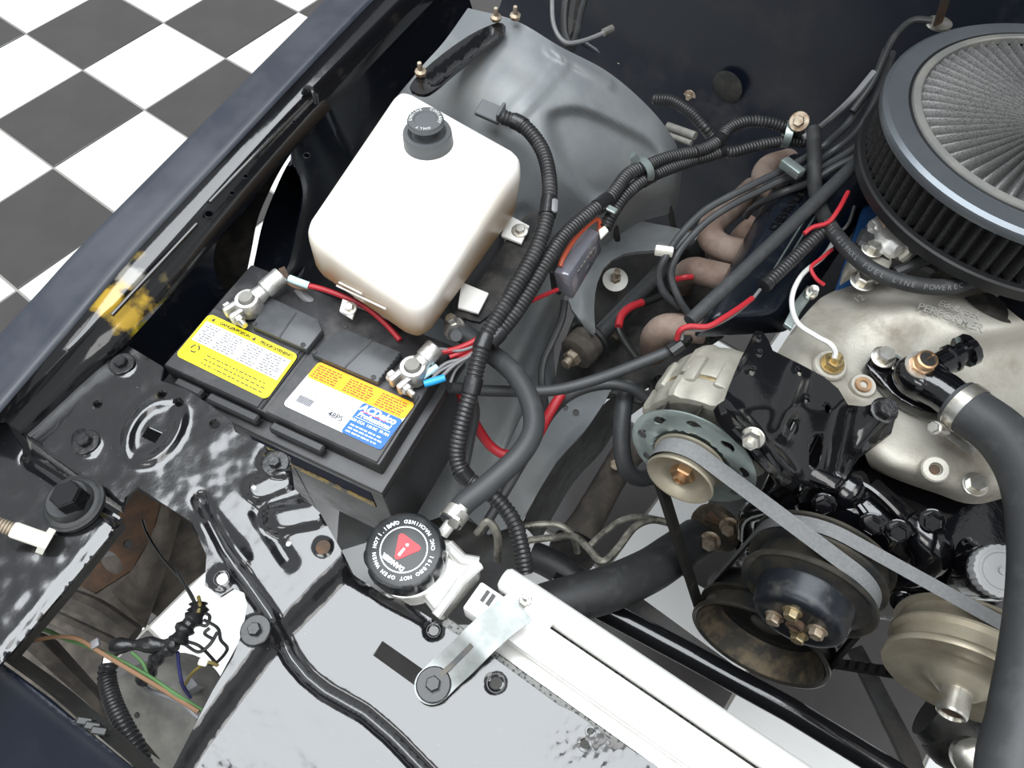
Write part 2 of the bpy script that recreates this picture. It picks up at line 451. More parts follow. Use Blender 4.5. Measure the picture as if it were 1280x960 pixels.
material('rubber', (0.020, 0.021, 0.022), 0.52, dust=(0.09, 0.09, 0.09), dscale=40, dlo=0.5, dhi=0.8, damt=0.45, bump=0.05, bscale=300)
material('rubber_hose', (0.034, 0.036, 0.038), 0.48, dust=(0.10, 0.10, 0.10), dscale=40, dlo=0.5, dhi=0.8, damt=0.4, bump=0.06, bscale=300)
material('loom_black', (0.020, 0.020, 0.021), 0.36, dust=(0.11, 0.105, 0.10), dscale=45, dlo=0.5, dhi=0.8, damt=0.4)
material('tape_black', (0.014, 0.014, 0.015), 0.3, bump=0.3, bscale=120)
material('wire_red', (0.36, 0.018, 0.026), 0.45)
material('wire_orange_red', (0.48, 0.09, 0.045), 0.4)
material('wire_black', (0.012, 0.012, 0.012), 0.4)
material('wire_grey', (0.16, 0.16, 0.165), 0.45, dust=(0.3, 0.29, 0.27), dscale=80)
material('wire_white', (0.62, 0.62, 0.60), 0.45)
material('wire_green', (0.06, 0.14, 0.045), 0.6)
material('wire_orange', (0.19, 0.105, 0.055), 0.6)
material('wire_blue', (0.025, 0.028, 0.10), 0.5)
material('wire_yellow', (0.13, 0.10, 0.025), 0.5)
material('crimp_blue', (0.02, 0.30, 0.62), 0.35)
material('crimp_clear', (0.45, 0.62, 0.66), 0.25)
material('copper', (0.50, 0.31, 0.17), 0.42, metal=0.85, col2=(0.33, 0.22, 0.14), nscale=60)
material('brass', (0.50, 0.39, 0.20), 0.34, metal=0.9, col2=(0.38, 0.29, 0.14), nscale=60)
material('steel_line', (0.26, 0.25, 0.21), 0.5, metal=0.5, col2=(0.07, 0.065, 0.055), nscale=60)
material('header_rust', (0.17, 0.115, 0.09), 0.85, col2=(0.26, 0.20, 0.165), nscale=20, bump=0.25, bscale=260, metal=0.1)
material('smoke_plastic', (0.13, 0.13, 0.15), 0.10, col2=(0.16, 0.16, 0.19), nscale=40, coat=0.8)
material('filter_ring', (0.13, 0.145, 0.16), 0.34, metal=0.6, col2=(0.16, 0.175, 0.19), nscale=8, dust=(0.55, 0.55, 0.55), dscale=200, dlo=0.7, dhi=0.74, damt=0.6)
material('filter_rim', (0.26, 0.26, 0.25), 0.4, metal=0.5, col2=(0.33, 0.32, 0.29), nscale=20)
material('filter_black', (0.012, 0.012, 0.013), 0.35)
material('reservoir_cap', (0.34, 0.345, 0.35), 0.5, dust=(0.5, 0.5, 0.5), dscale=60)
material('engine_blue', (0.015, 0.06, 0.17), 0.35)
material('yellow_overspray', (0.40, 0.26, 0.03), 0.45, col2=(0.03, 0.026, 0.02), nscale=90, lo=0.45, hi=0.6)
material('cast_grey', (0.17, 0.165, 0.15), 0.7, col2=(0.24, 0.235, 0.21), nscale=40, bump=0.2, bscale=200)
material('white_plastic', (0.72, 0.70, 0.62), 0.45)
material('cover_white', (0.80, 0.79, 0.74), 0.45)

def mesh_material(name, col, hole, scale, metal=0.2, rough=0.5):
    """woven wire cloth, fine relief only"""
    m, nt, b = new_mat(name); N = nt.nodes; L = nt.links
    tc = N.new('ShaderNodeTexCoord'); br = N.new('ShaderNodeTexChecker'); br.inputs['Scale'].default_value = scale
    br.inputs[1].default_value = (*col, 1); br.inputs[2].default_value = (*hole, 1)
    L.new(tc.outputs['UV'], br.inputs['Vector']); L.new(br.outputs[0], b.inputs['Base Color'])
    b.inputs['Roughness'].default_value = rough; b.inputs['Metallic'].default_value = metal
    return m
def object_mesh_material(name, col, hole, scale, metal=0.2, rough=0.5, rot=(0.6, 0.4, 0.8)):
    m, nt, b = new_mat(name); N = nt.nodes; L = nt.links
    tc = N.new('ShaderNodeTexCoord'); mp = N.new('ShaderNodeMapping'); mp.inputs['Rotation'].default_value = rot
    ck = N.new('ShaderNodeTexVoronoi'); ck.inputs['Scale'].default_value = scale
    L.new(tc.outputs['Object'], mp.inputs[0]); L.new(mp.outputs[0], ck.inputs['Vector'])
    r = N.new('ShaderNodeMapRange'); r.inputs[1].default_value = 0.25; r.inputs[2].default_value = 0.5; L.new(ck.outputs['Distance'], r.inputs[0])
    x = N.new('ShaderNodeMix'); x.data_type = 'RGBA'; x.inputs[6].default_value = (*hole, 1); x.inputs[7].default_value = (*col, 1)
    L.new(r.outputs[0], x.inputs[0]); L.new(x.outputs[2], b.inputs['Base Color'])
    b.inputs['Roughness'].default_value = rough; b.inputs['Metallic'].default_value = metal
    return m
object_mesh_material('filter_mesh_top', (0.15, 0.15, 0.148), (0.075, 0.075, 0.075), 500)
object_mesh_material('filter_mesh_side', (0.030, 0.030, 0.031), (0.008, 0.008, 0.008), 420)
object_mesh_material('core_fins', (0.13, 0.13, 0.12), (0.008, 0.008, 0.008), 330)

def stained_white(name):
    """white tank plastic, yellowed towards its foot by old coolant"""
    m = MATS[name]; nt = m.node_tree; N = nt.nodes; L = nt.links; b = N['Principled BSDF']
    src = b.inputs['Base Color'].links[0].from_socket
    tc = N.new('ShaderNodeTexCoord'); sp = N.new('ShaderNodeSeparateXYZ'); L.new(tc.outputs['Object'], sp.inputs[0])
    ns = N.new('ShaderNodeTexNoise'); ns.inputs['Scale'].default_value = 14; L.new(tc.outputs['Object'], ns.inputs['Vector'])
    ad = N.new('ShaderNodeMath'); ad.operation = 'MULTIPLY_ADD'; ad.inputs[1].default_value = 0.03; L.new(ns.outputs[0], ad.inputs[0]); L.new(sp.outputs[2], ad.inputs[2])
    r = N.new('ShaderNodeMapRange'); r.inputs[1].default_value = 0.102; r.inputs[2].default_value = 0.042; L.new(ad.outputs[0], r.inputs[0])
    x = N.new('ShaderNodeMix'); x.data_type = 'RGBA'; x.inputs[7].default_value = (0.34, 0.225, 0.12, 1); L.new(r.outputs[0], x.inputs[0]); L.new(src, x.inputs[6]); L.new(x.outputs[2], b.inputs['Base Color'])
stained_white('tank_white')
material('hole_shade', (0.001, 0.001, 0.001), 1.0, spec=0.0)
material('tab_white', (0.80, 0.79, 0.76), 0.4)
material('scuffed_navy', (0.020, 0.024, 0.033), 0.5, col2=(0.20, 0.19, 0.18), nscale=55, lo=0.52, hi=0.72, bump=0.05)
material('cap_black', (0.010, 0.011, 0.012), 0.3, dust=(0.05, 0.05, 0.05), dscale=60)

def worn_flange(name, spots):
    """gloss black paint rubbed through to yellow undercoat at a few places"""
    m = MATS['black_gloss'].copy(); m.name = name; MATS[name] = m; nt = m.node_tree; N = nt.nodes; L = nt.links; b = N['Principled BSDF']
    cur = b.inputs['Base Color'].links[0].from_socket
    g = N.new('ShaderNodeNewGeometry'); ns = N.new('ShaderNodeTexNoise'); ns.inputs['Scale'].default_value = 70; ns.inputs['Detail'].default_value = 5; L.new(g.outputs['Position'], ns.inputs['Vector'])
    for (p, r, colr) in spots:
        d = N.new('ShaderNodeVectorMath'); d.operation = 'DISTANCE'; d.inputs[1].default_value = p; L.new(g.outputs['Position'], d.inputs[0])
        ad = N.new('ShaderNodeMath'); ad.operation = 'MULTIPLY_ADD'; ad.inputs[1].default_value = 0.030; L.new(ns.outputs[0], ad.inputs[0]); L.new(d.outputs['Value'], ad.inputs[2])
        mr = N.new('ShaderNodeMapRange'); mr.inputs[1].default_value = r + 0.019; mr.inputs[2].default_value = r + 0.011; L.new(ad.outputs[0], mr.inputs[0])
        x = N.new('ShaderNodeMix'); x.data_type = 'RGBA'; x.inputs[7].default_value = (*colr, 1); L.new(mr.outputs[0], x.inputs[0]); L.new(cur, x.inputs[6]); cur = x.outputs[2]
    L.new(cur, b.inputs['Base Color'])
yel = (0.36, 0.23, 0.025)
worn_flange('worn_flange_paint', [(tuple(P(160, 345, 0.966)), 0.013, (0.20, 0.19, 0.17)), (tuple(P(135, 378, 0.962)), 0.016, yel), (tuple(P(150, 360, 0.964)), 0.006, yel), (tuple(P(172, 322, 0.968)), 0.008, (0.17, 0.12, 0.03)), (tuple(P(158, 400, 0.945)), 0.014, yel), (tuple(P(180, 376, 0.947)), 0.010, yel), (tuple(P(205, 350, 0.95)), 0.005, (0.15, 0.12, 0.05))])
# ------------------------------------------------------------------ floor
TILE = 0.335
T0 = V(-8.45993 * TILE, 2.43645 * TILE, 0)
def floor_checker():
    m, nt, b = new_mat('floor_far'); N = nt.nodes; L = nt.links
    tc = N.new('ShaderNodeTexCoord'); ck = N.new('ShaderNodeTexChecker'); ck.inputs['Scale'].default_value = 1
    mp = N.new('ShaderNodeMapping'); mp.inputs['Scale'].default_value = (1 / TILE, 1 / TILE, 0)
    mp.inputs['Location'].default_value = (0, 0, 0.5)
    L.new(tc.outputs['Object'], mp.inputs[0]); L.new(mp.outputs[0], ck.inputs['Vector'])
    ck.inputs[1].default_value = (0.013, 0.012, 0.012, 1); ck.inputs[2].default_value = (0.86, 0.87, 0.86, 1)
    L.new(ck.outputs[0], b.inputs['Base Color']); b.inputs['Roughness'].default_value = 0.25
floor_checker()
me = bpy.data.meshes.new('floor')
def floor_quads():
    vs = []; fs = []; mi = []
    def q(x0, x1, y0, y1, k):
        n = len(vs); vs.extend([(x0, y0, 0), (x1, y0, 0), (x1, y1, 0), (x0, y1, 0)]); fs.append((n, n + 1, n + 2, n + 3)); mi.append(k)
    a, b, c, d = -5 * TILE, 14 * TILE, -9 * TILE, 6 * TILE; e = 24 * TILE
    q(a, b, c, d, 0)
    q(-e, a, -e, e, 1); q(b, e, -e, e, 1); q(a, b, -e, c, 1); q(a, b, d, e, 1)
    return vs, fs, mi
vs, fs, mi = floor_quads(); me.from_pydata(vs, [], fs); me.materials.append(MATS['grout']); me.materials.append(MATS['floor_far']); me.polygons.foreach_set('material_index', mi)
floor = bpy.data.objects.new('floor', me); _register(floor, None, Matrix.Translation((T0.x, T0.y, -0.004)))
props(floor, 'black and white checkerboard floor with thin grey joints under the truck', None, None, 'structure')
def tile_fn(m): m.box(Matrix.Translation((0, 0, 0)), (TILE - 0.0065, TILE - 0.0065, 0.004), 0.0012, 1)
me_w = shared('tile_w', tile_fn, 'tile_white'); me_d = shared('tile_d', tile_fn, 'tile_dark')
for i in range(-5, 14):
    for j in range(-9, 6):
        c = T0 + V((i + 0.5) * TILE, (j + 0.5) * TILE, 0); x, y = PIX(c)
        if -260 < x < 1540 and -260 < y < 1220:
            inst('tile', me_d if (i + j) % 2 == 0 else me_w, Matrix.Translation(c - V(0, 0, 0.002)), floor)

# ------------------------------------------------------------------ fender
fender = thing('fender', 'long dark navy truck fender with flat top edge and inner flange', 'fender', (-0.66, 0.3, 0.35))
ST = [((-90, 516), (-30, 543), (8, 528), (28, 541), 0.960), ((0, 417), (60, 438), (92, 443), (112, 457), 0.965), ((50, 363), (100, 391), (137, 396), (150, 419), 0.972), ((108, 300), (178, 300), (215, 310), (232, 328), 0.98),
      ((250, 157), (300, 170), (330, 182), (345, 195), 1.0), ((400, 6), (420, 43), (455, 53), (466, 64), 1.015), ((540, -135), (535, -75), (570, -62), (580, -52), 1.03)]
def fl(k, dz): return crom([P(*s[k], s[4] + dz) for s in ST], 6)
outer, lip, groove, low = fl(0, 0), fl(1, 0), fl(2, -0.016), fl(3, -0.030)
n = len(outer)
outn = [V(-0.985, -0.17, 0)] * n
m = MB()
rows = [[p + V(-0.012, 0, -0.03) for p in outer], [p + V(-0.006, 0, -0.008) for p in outer], [p + V(-0.001, 0, -0.001) for p in outer], [p + V(0.004, 0, 0) for p in outer]]
for k in range(1, 6): rows.append([a.lerp(b, k / 6) + V(0, 0, 0.0006 * math.sin(PI * k / 6)) for a, b in zip(outer, lip)])
rows += [[p + V(-0.003, 0, 0.001) for p in lip], lip, [p + V(0.002, 0, -0.003) for p in lip]]
m.grid(rows); m.build('top_panel', 'navy_satin', fender, angle=60)
m = MB(); rows = [[p + V(0.001, 0, -0.003) for p in lip], [a.lerp(b, 0.25) + V(0, 0, -0.002) for a, b in zip(lip, groove)], [a.lerp(b, 0.7) + V(0, 0, 0.001) for a, b in zip(lip, groove)],
                  [a.lerp(b, 0.88) + V(0, 0, 0.0045) for a, b in zip(lip, groove)], [p + V(0, 0, 0.0045) for p in groove], [a.lerp(b, 0.15) + V(0, 0, -0.003) for a, b in zip(groove, low)],
                  [a.lerp(b, 0.6) for a, b in zip(groove, low)], low, [p + V(0.002, 0, -0.012) for p in low]]
m.grid(rows); flange = m.build('inner_flange', 'worn_flange_paint', fender, angle=60)
# outer skin with the wheel arch cut out of it
m = MB(); skin_t = outer[::3]; rows = []
for k, p in enumerate(skin_t):
    y = p.y; arch = 0.0
    if 0.16 < y < 1.2: arch = math.sqrt(max(0, 1 - ((y - 0.56) / 0.46) ** 2)) if abs(y - 0.56) < 0.46 else 0
    zb = 0.30 + 0.56 * arch
    rows.append([V(p.x - 0.012, p.y, p.z - 0.03), V(p.x - 0.05, p.y - 0.01, p.z - 0.08), V(p.x - 0.07, p.y - 0.01, max(zb + 0.004, 0.82)), V(p.x - 0.07, p.y - 0.01, max(zb, 0.32))])
m.grid(rows); m.build('outer_skin', 'navy_satin', fender)
# inner wall with the oval access opening
wa, wb = P(215, 310, 0.958), P(570, -62, 1.01); wd = (wb - wa); wd.z = 0; wd.normalize(); wn = V(wd.y, -wd.x, 0)      # wn points into the bay
wall_o = wa + wn * 0.006
def wall_place(u, v):
    p = HIT(u, v, wall_o, wn); return p, wn
wall_line = [PIX(p + wn * 0.006) for p in low]
top = [(28, 545), (112, 461), (150, 421), (234, 330), (347, 197), (468, 66), (582, -50)]
bot = [(610, 40), (560, 190), (500, 300), (440, 420), (330, 540), (150, 575), (60, 580)]
opening = smoothpoly([(262, 300), (298, 258), (333, 210), (348, 199), (362, 207), (371, 240), (362, 290), (350, 335), (322, 366), (286, 368), (262, 340)], 3)
def wall_relief(u, v):
    d = polydist(u, v, opening + [opening[0]]); r = 0.010 * math.exp(-(d / 9) ** 2)
    for a in ((398, 130, 440, 215), (345, 196, 352, 186)):
        r += 0.012 * math.exp(-(segdist(u, v, *a) / 9) ** 2)
    r -= 0.016 * sstep(u - v * 0.3, 330, 420) * sstep(v + u, 420, 560)
    return r
m = MB(); sheet(m, top + bot, [opening], wall_place, 9, 0.002, wall_relief); m.build('inner_wall', 'black_wall', fender, angle=60)
for (x, y, r) in ((208, 300, 6), (262, 269, 5), (308, 222, 3), (291, 243, 3), (337, 155, 3), (384, 196, 4), (158, 359, 4), (368, 154, 2)):      # punched holes: rolled rings, black discs painting the dark inside
    st = min(ST, key=lambda s: abs(s[2][0] - x) + abs(s[2][1] - y)); p = P(x, y, st[4] - 0.012)
    def hf(mm): mm.mat(1); mm.ring([(0.0044, 0.0), (0.0052, 0.0008), (0.0060, 0.0)], n=16); mm.mat(0); mm.lathe([(0.0046, -0.0004), (0.0046, 0.0001), (0.0, 0.0001)], n=16)
    M_ = frame(p + V(0, 0, 0.002), (0.25, 0, 1)) @ Matrix.Scale(r / 6, 4)
    inst('punched_hole', shared('punched_hole', hf, ['hole_shade', 'black_wall']), M_, fender)
# slot bracket and clip on the flange
m = MB()
for a, b in (((262, 253), (384, 125)), ((140, 394), (246, 280))):
    m.tube([P(a[0], a[1], 0.967 + (0.012 if a[1] < 300 else -0.004)), P(b[0], b[1], 0.99 if a[1] < 300 else 0.966)], 0.0022, 8)
m.build('flange_bead', 'black_gloss', fender)
m = MB(); p = P(379, 117, 1.0)
m.tube(crom([p, p + V(0.006, 0.004, 0.008), p + V(0.016, 0.004, 0.006), p + V(0.02, 0.0, -0.004)], 5), 0.003, 8); m.build('hood_clip', 'black_gloss', fender)
# splash panels behind the access opening, with a narrow gap down to the floor between them
def splash(le, re_): return [[(x, y, 0.83 - 0.0003 * (y - 200)) for x, y in ((a[0] + (b[0] - a[0]) * t, a[1] + (b[1] - a[1]) * t) for t in (0, 0.33, 0.66, 1))] for a, b in zip(le, re_)]
m = MB(); patch(m, splash([(330, 150), (290, 190), (265, 240), (245, 290), (235, 330), (240, 390)], [(372, 180), (352, 210), (335, 243), (322, 275), (314, 315), (302, 372)]), 4, 4); m.build('splash_panel', 'dirty_black', fender)
m = MB(); patch(m, splash([(380, 176), (358, 208), (341, 245), (328, 280), (320, 316), (308, 374)], [(430, 190), (405, 220), (396, 260), (388, 300), (378, 345), (360, 400)]), 4, 4); m.build('inner_splash', 'black_wall', fender)
m = MB(); sheet(m, smoothpoly([(330, 84), (345, 66), (362, 50), (378, 54), (366, 72), (348, 86)], 2), [], at_z(1.0062), 8, 0.0006); m.build('scuff_mark', 'scuffed_navy', fender, label='pale scuffed patch')

# ------------------------------------------------------------------ firewall
firewall = thing('firewall', 'glossy black bulkhead behind the engine with screws along its lower edge', 'firewall', (0.1, 1.12, 0.3))
m = MB(); rows = []
for k in range(25):
    x = -0.95 + k * 0.08; r = []
    for z in (0.30, 0.50, 0.60, 0.64, 0.70, 0.80, 0.90, 1.0, 1.1, 1.2):
        dy = -0.05 * sstep(0.66 - z, 0, 0.08) + 0.02 * math.exp(-((x + 0.36) / 0.12) ** 2 - ((z - 0.72) / 0.05) ** 2) - 0.02 * math.exp(-((x - 0.1) / 0.3) ** 2 - ((z - 0.85) / 0.06) ** 2)
        r.append(V(x, 1.12 + dy - 0.07 * (x + 0.3), z))
    rows.append(r)
m.grid(rows); m.build('bulkhead_panel', 'firewall_black', firewall, angle=60)
def fw_at(px, py): return HIT(px, py, V(-0.3, 1.116, 0.7), V(0.07, 1, 0).normalized())
m = MB(); a, b = fw_at(778, 86), fw_at(1010, 205)
m.tube([a + V(-0.1, 0, 0.02), a, a.lerp(b, 0.5) + V(0, -0.004, 0), b], 0.006, 8); m.build('seam_bead', 'black_wall', firewall)
for (x, y) in ((776, 80), (863, 120)):
    bolt('screw', fw_at(x, y) + V(0, -0.003, 0), (0, -1, 0.2), 0.006, 0.005, 'bolt_dirty', firewall, washer=0.013)
for (x, y, r) in ((908, 110, 26), (822, 82, 18)):
    p = fw_at(x, y); m = MB(); m.lathe([(0.0, 0.0006), (r * 0.0011, 0.0006), (r * 0.00115, 0)], frame(p + V(0, 0.0035, 0), (-0.07, -1, 0)), 28)
    m.build('blanking_disc', 'dirty_black', firewall)

# ------------------------------------------------------------------ inner fender (wheel housing)
liner = thing('wheel_housing', 'dusty grey moulded wheel housing behind the white coolant tank', 'inner fender', P(690, 160, 0.6))
LR = [[(585, 10, .965), (645, 26, .975), (700, 58, .965), (760, 90, .935), (812, 135, .89), (844, 178, .835), (852, 215, .77)],
      [(555, 52, .955), (618, 62, .965), (690, 105, .955), (750, 140, .925), (800, 185, .875), (834, 228, .82), (842, 262, .75)],
      [(520, 92, .935), (590, 112, .945), (650, 150, .94), (712, 192, .905), (758, 230, .858), (784, 256, .81), (792, 282, .75)],
      [(480, 150, .88), (560, 180, .89), (620, 215, .885), (670, 250, .855), (700, 284, .805), (714, 314, .755), (720, 340, .71)],
      [(455, 260, .80), (530, 280, .80), (590, 300, .80), (640, 330, .77), (664, 362, .725), (682, 394, .675), (694, 424, .62)],
      [(440, 400, .68), (520, 400, .69), (580, 410, .70), (622, 430, .68), (654, 458, .64), (676, 484, .595), (692, 506, .56)],
      [(430, 560, .60), (510, 540, .61), (570, 530, .63), (600, 536, .62), (622, 550, .605), (640, 564, .595), (652, 578, .59)],
      [(420, 690, .58), (500, 665, .59), (555, 645, .60), (578, 648, .592), (596, 656, .586), (610, 664, .583), (622, 674, .58)]]
DISH = smoothpoly([(680, 146), (700, 132), (734, 133), (784, 156), (818, 176), (832, 205), (800, 238), (750, 258), (716, 235), (690, 190)], 3)
def liner_relief(u, v):
    d = 0
    # deep dish towards the engine
    e = polydist(u, v, DISH + [DISH[0]]) * (-1 if inside((u, v), DISH) else 1); d -= 0.016 * (1 - sstep(e, -16, 1))
    # raised rib from the fender towards the dish, and the long spear rib
    d += 0.005 * (1 - sstep(segdist(u, v, 700, 80, 640, 145), 9, 14)) * 0.6
    d += 0.006 * math.exp(-(segdist(u, v, 690, 62, 762, 105) / 6) ** 2)
    d += 0.004 * math.exp(-(segdist(u, v, 690, 400, 630, 560) / 7) ** 2)
    d += 0.005 * math.exp(-(segdist(u, v, 722, 300, 640, 470) / 8) ** 2)
    d -= 0.005 * (1 - sstep(segdist(u, v, 655, 270, 700, 330), 8, 16))
    return d
m = MB(); patch(m, LR, 14, 12, liner_relief); m.build('liner_shell', 'fender_liner', liner, angle=70)
# black stamped edge channel on top of the housing, along the fender wall
m = MB(); sheet(m, smoothpoly([(512, 108), (540, 78), (585, 45), (622, 28), (632, 38), (610, 56), (566, 92), (548, 108), (530, 118)], 3), [], at_z(0.982), 6, 0.004, lambda u, v: -0.006 * math.exp(-(segdist(u, v, 540, 98, 615, 42) / 7) ** 2))
m.build('edge_channel', 'black_gloss', liner)
for (x, y, z) in ((526, 92, .984), (620, 24, .986), (644, 22, .985)):
    m = MB(); p = P(x, y, z); m.lathe([(0.007, 0), (0.007, 0.004), (0.003, 0.006), (0.003, 0.014), (0.0025, 0.016), (0, 0.016)], frame(p, (0.1, -0.1, 1)), 8); m.build('stud', 'bolt_dirty', liner)
m = MB(); M_ = frame(P(613, 140, 0.955), (0.2, -0.2, 1), (1, 0.2, 0)); m.box(M_, (0.032, 0.022, 0.006), 0.001, 1); m.box(M_ @ Matrix.Translation((0.014, 0, 0.008)), (0.004, 0.02, 0.014), 0.001, 1); m.build('clip_block', 'plastic_grey', liner)
# arch lip over the dark gap behind the housing
m = MB(); m.tube(path([(772, 300, .74), (770, 272, .78), (792, 240, .81), (816, 234, .80), (834, 252, .77), (842, 285, .71)], 6), 0.0045, 8); m.build('arch_lip', 'dirty_black', liner)
for x, y, rr in ((855, 165, 0.0062), (850, 174, 0.0042)):
    m = MB(); m.lathe([(rr, -0.03), (rr, 0.02), (0, 0.02)], frame(P(x, y, .80), (1, -0.1, 0.2)), 12); m.build('pipe_stub', 'cast_grey', liner)
def slab_px(mb, outline, z, h, bevel=0.0, seg=2):
    """level slab whose upper outline is given as pixels at height z + h"""
    pts = [P(x, y, z + h) for x, y in outline]
    return mb.prism([(p.x, p.y) for p in pts], Matrix.Translation((0, 0, z)), h, bevel, seg)
def imgframe(px, py, z, ang=0.0):
    """level frame at a pixel, x towards the right of the photo turned by ang"""
    p = P(px, py, z); x = P(px + 10 * math.cos(ang), py - 10 * math.sin(ang), z) - p
    return frame(p, (0, 0, 1), x)

# ------------------------------------------------------------------ radiator core support
support = thing('core_support', 'glossy black stamped radiator support with slot, oval emboss and bolts', 'radiator support', P(380, 700, 0.85))
core_outline = [(31, 540), (90, 480), (147, 424), (203, 458), (201, 476), (232, 486), (262, 506), (290, 527), (294, 540), (330, 556), (362, 571), (367, 610), (400, 641), (430, 694), (442, 719), (486, 747), (499, 748), (542, 775), (617, 822), (699, 882), (717, 890), (758, 919), (817, 954), (870, 1000), (870, 1030), (180, 1030), (216, 960), (266, 863), (291, 822), (303, 790), (309, 756), (305, 741), (292, 735), (275, 746), (256, 732), (258, 694), (250, 676), (237, 651), (200, 627), (172, 608), (156, 622), (153, 640), (96, 604), (40, 570)]
core_holes = [circle2(122, 505, 5), circle2(224, 503, 6), circle2(268, 530, 6), circle2(203, 492, 6, sy=0.7), [(185, 533), (203, 541), (194, 554), (177, 546)],
              circle2(277, 723, 8), circle2(404, 684, 7.5, 16), [(478, 801), (531, 838), (520, 858), (466, 819)], circle2(542, 788, 6.5), circle2(620, 854, 8), circle2(738, 914, 4.5), circle2(731, 930, 6), circle2(316, 609, 4), circle2(360, 679, 4)]
GROOVE = [(250, 625), (258, 645), (281, 687), (312, 732), (337, 768), (352, 797), (364, 823), (383, 846), (405, 864), (455, 892), (490, 922), (524, 957), (570, 1005)]
BAND = [(432, 705), (395, 742), (340, 800), (290, 865), (240, 935), (200, 1000)]
def core_z(u, v):
    z = 0.925
    # ramp down to the lower panel across the diagonal band
    best = 1e9; side = 1
    for (ax, ay), (bx, by) in zip(BAND, BAND[1:]):
        dx, dy = bx - ax, by - ay; L = math.hypot(dx, dy); t = ((u - ax) * dx + (v - ay) * dy) / L / L
        d = ((u - ax) * dy - (v - ay) * dx) / L        # >0 towards lower right
        dd = segdist(u, v, ax, ay, bx, by)
        if dd < best: best = dd; side = d
    z -= 0.017 * sstep(side, -16, 20)
    d = polydist(u, v, GROOVE); z -= 0.008 * math.exp(-(d / 7.0) ** 2)
    # oval emboss
    a = math.radians(-52); x, y = u - 192, v - 538; p = (x * math.cos(a) + y * math.sin(a)) / 58; q = (-x * math.sin(a) + y * math.cos(a)) / 36
    e = math.hypot(p, q); z += 0.0055 * math.exp(-((e - 0.74) / 0.17) ** 2) * (0.35 + 0.65 * abs(q) / max(e, 1e-6))
    # turned-down edge towards the front cap, pads and pressed ribs
    z -= 0.010 * (1 - sstep(segdist(u, v, 31, 560, 150, 645), 3, 14))
    z += 0.006 * (1 - sstep(math.hypot((u - 350) / 26, (v - 578) / 20), 0.7, 1.1))
    z += 0.005 * (1 - sstep(segdist(u, v, 322, 612, 352, 600), 8, 20))
    z += 0.007 * (1 - sstep(segdist(u, v, 345, 650, 392, 640), 9, 24)) - 0.004 * math.exp(-(segdist(u, v, 322, 640, 360, 700) / 10) ** 2)
    z += 0.006 * math.exp(-(segdist(u, v, 262, 650, 300, 700) / 14) ** 2)
    for (cx, cy, r, h) in ((320, 788, 22, .003), (108, 553, 20, .0025), (153, 455, 18, .002), (620, 854, 16, -.002), (542, 788, 14, -.003), (277, 723, 17, .003), (404, 684, 14, .003)):
        e = math.hypot(u - cx, v - cy) / r; z += h * (1 - sstep(e, 0.6, 1.0))
    # rolled rims
    z -= 0.010 * (1 - sstep(segdist(u, v, 442, 719, 542, 775), 2, 16)) * 0.5
    z -= 0.006 * sstep(u - v * 0.0, 640, 820) * sstep(v, 880, 940)
    w = noise.noise(V(u * 0.03, v * 0.03, 0)) * 0.0007 + noise.noise(V(u * 0.09, v * 0.09, 4)) * 0.00022
    rough = sstep(u, 560, 640) * sstep(v, 870, 910) + sstep(320 - u, 0, 60) * sstep(v, 880, 920) * 0.8
    w += rough * noise.noise(V(u * 0.22, v * 0.22, 9)) * 0.0006
    return z + w
m = MB(); sheet(m, core_outline, core_holes, at_z(core_z), 4, 0.003); m.build('stamped_panel', 'black_orange_peel', support, angle=80)
for (x, y, r) in ((153, 455, 0.0065), (108, 553, 0.0065), (345, 580, 0.0055), (320, 788, 0.0055)):
    bolt('bolt', P(x, y, core_z(x, y) + 0.0005), (0, 0, 1), r, 0.005, 'bolt_black', support, washer=0.0125, twist=x)
m = MB(); p = P(404, 684, core_z(404, 684)); m.lathe([(0.0062, -0.001), (0.0062, 0.0004), (0.0, 0.0008)], Matrix.Translation(p), 18); m.build('plug', 'rust_brown', support)
for (x, y, r) in ((224, 503, 7), (268, 530, 7), (122, 505, 6), (542, 788, 8), (620, 854, 10), (738, 914, 6), (731, 930, 8), (277, 723, 9)):
    m = MB(); p = P(x, y, core_z(x + 10, y - 6)); k = r * 0.00066; m.ring([(k, -0.001), (k * 1.04, 0.0006), (k * 1.10, 0.0006), (k * 1.16, -0.0006), (k, -0.004)], Matrix.Translation(p), 20); m.build('hole_rim', 'black_gloss', support)
m = MB(); q_ = [P(872, 1026, .9), V(0.56, 0.118, .9), V(0.56, -0.16, .9), V(-0.26, -0.20, .9), P(184, 1026, .9)]; m.prism([(p.x, p.y) for p in q_], Matrix.Translation((0, 0, .8985)), 0.003); m.build('front_apron', 'black_orange_peel', support)
# lower return flange under the panel: the deep front face of the support
m = MB(); patch(m, [[(300, 800, .905), (266, 863, .90), (216, 960, .90)], [(325, 805, .84), (292, 868, .835), (244, 962, .83)], [(345, 815, .76), (312, 878, .755), (262, 970, .75)]], 4, 4); m.build('return_flange', 'dirty_black', support)
m = MB(); patch(m, [[(362, 574, .92), (400, 645, .92), (442, 722, .915), (462, 734, .908)], [(372, 590, .86), (408, 660, .86), (446, 732, .855), (460, 742, .85)]], 4, 4); m.build('rear_flange', 'dirty_black', support)

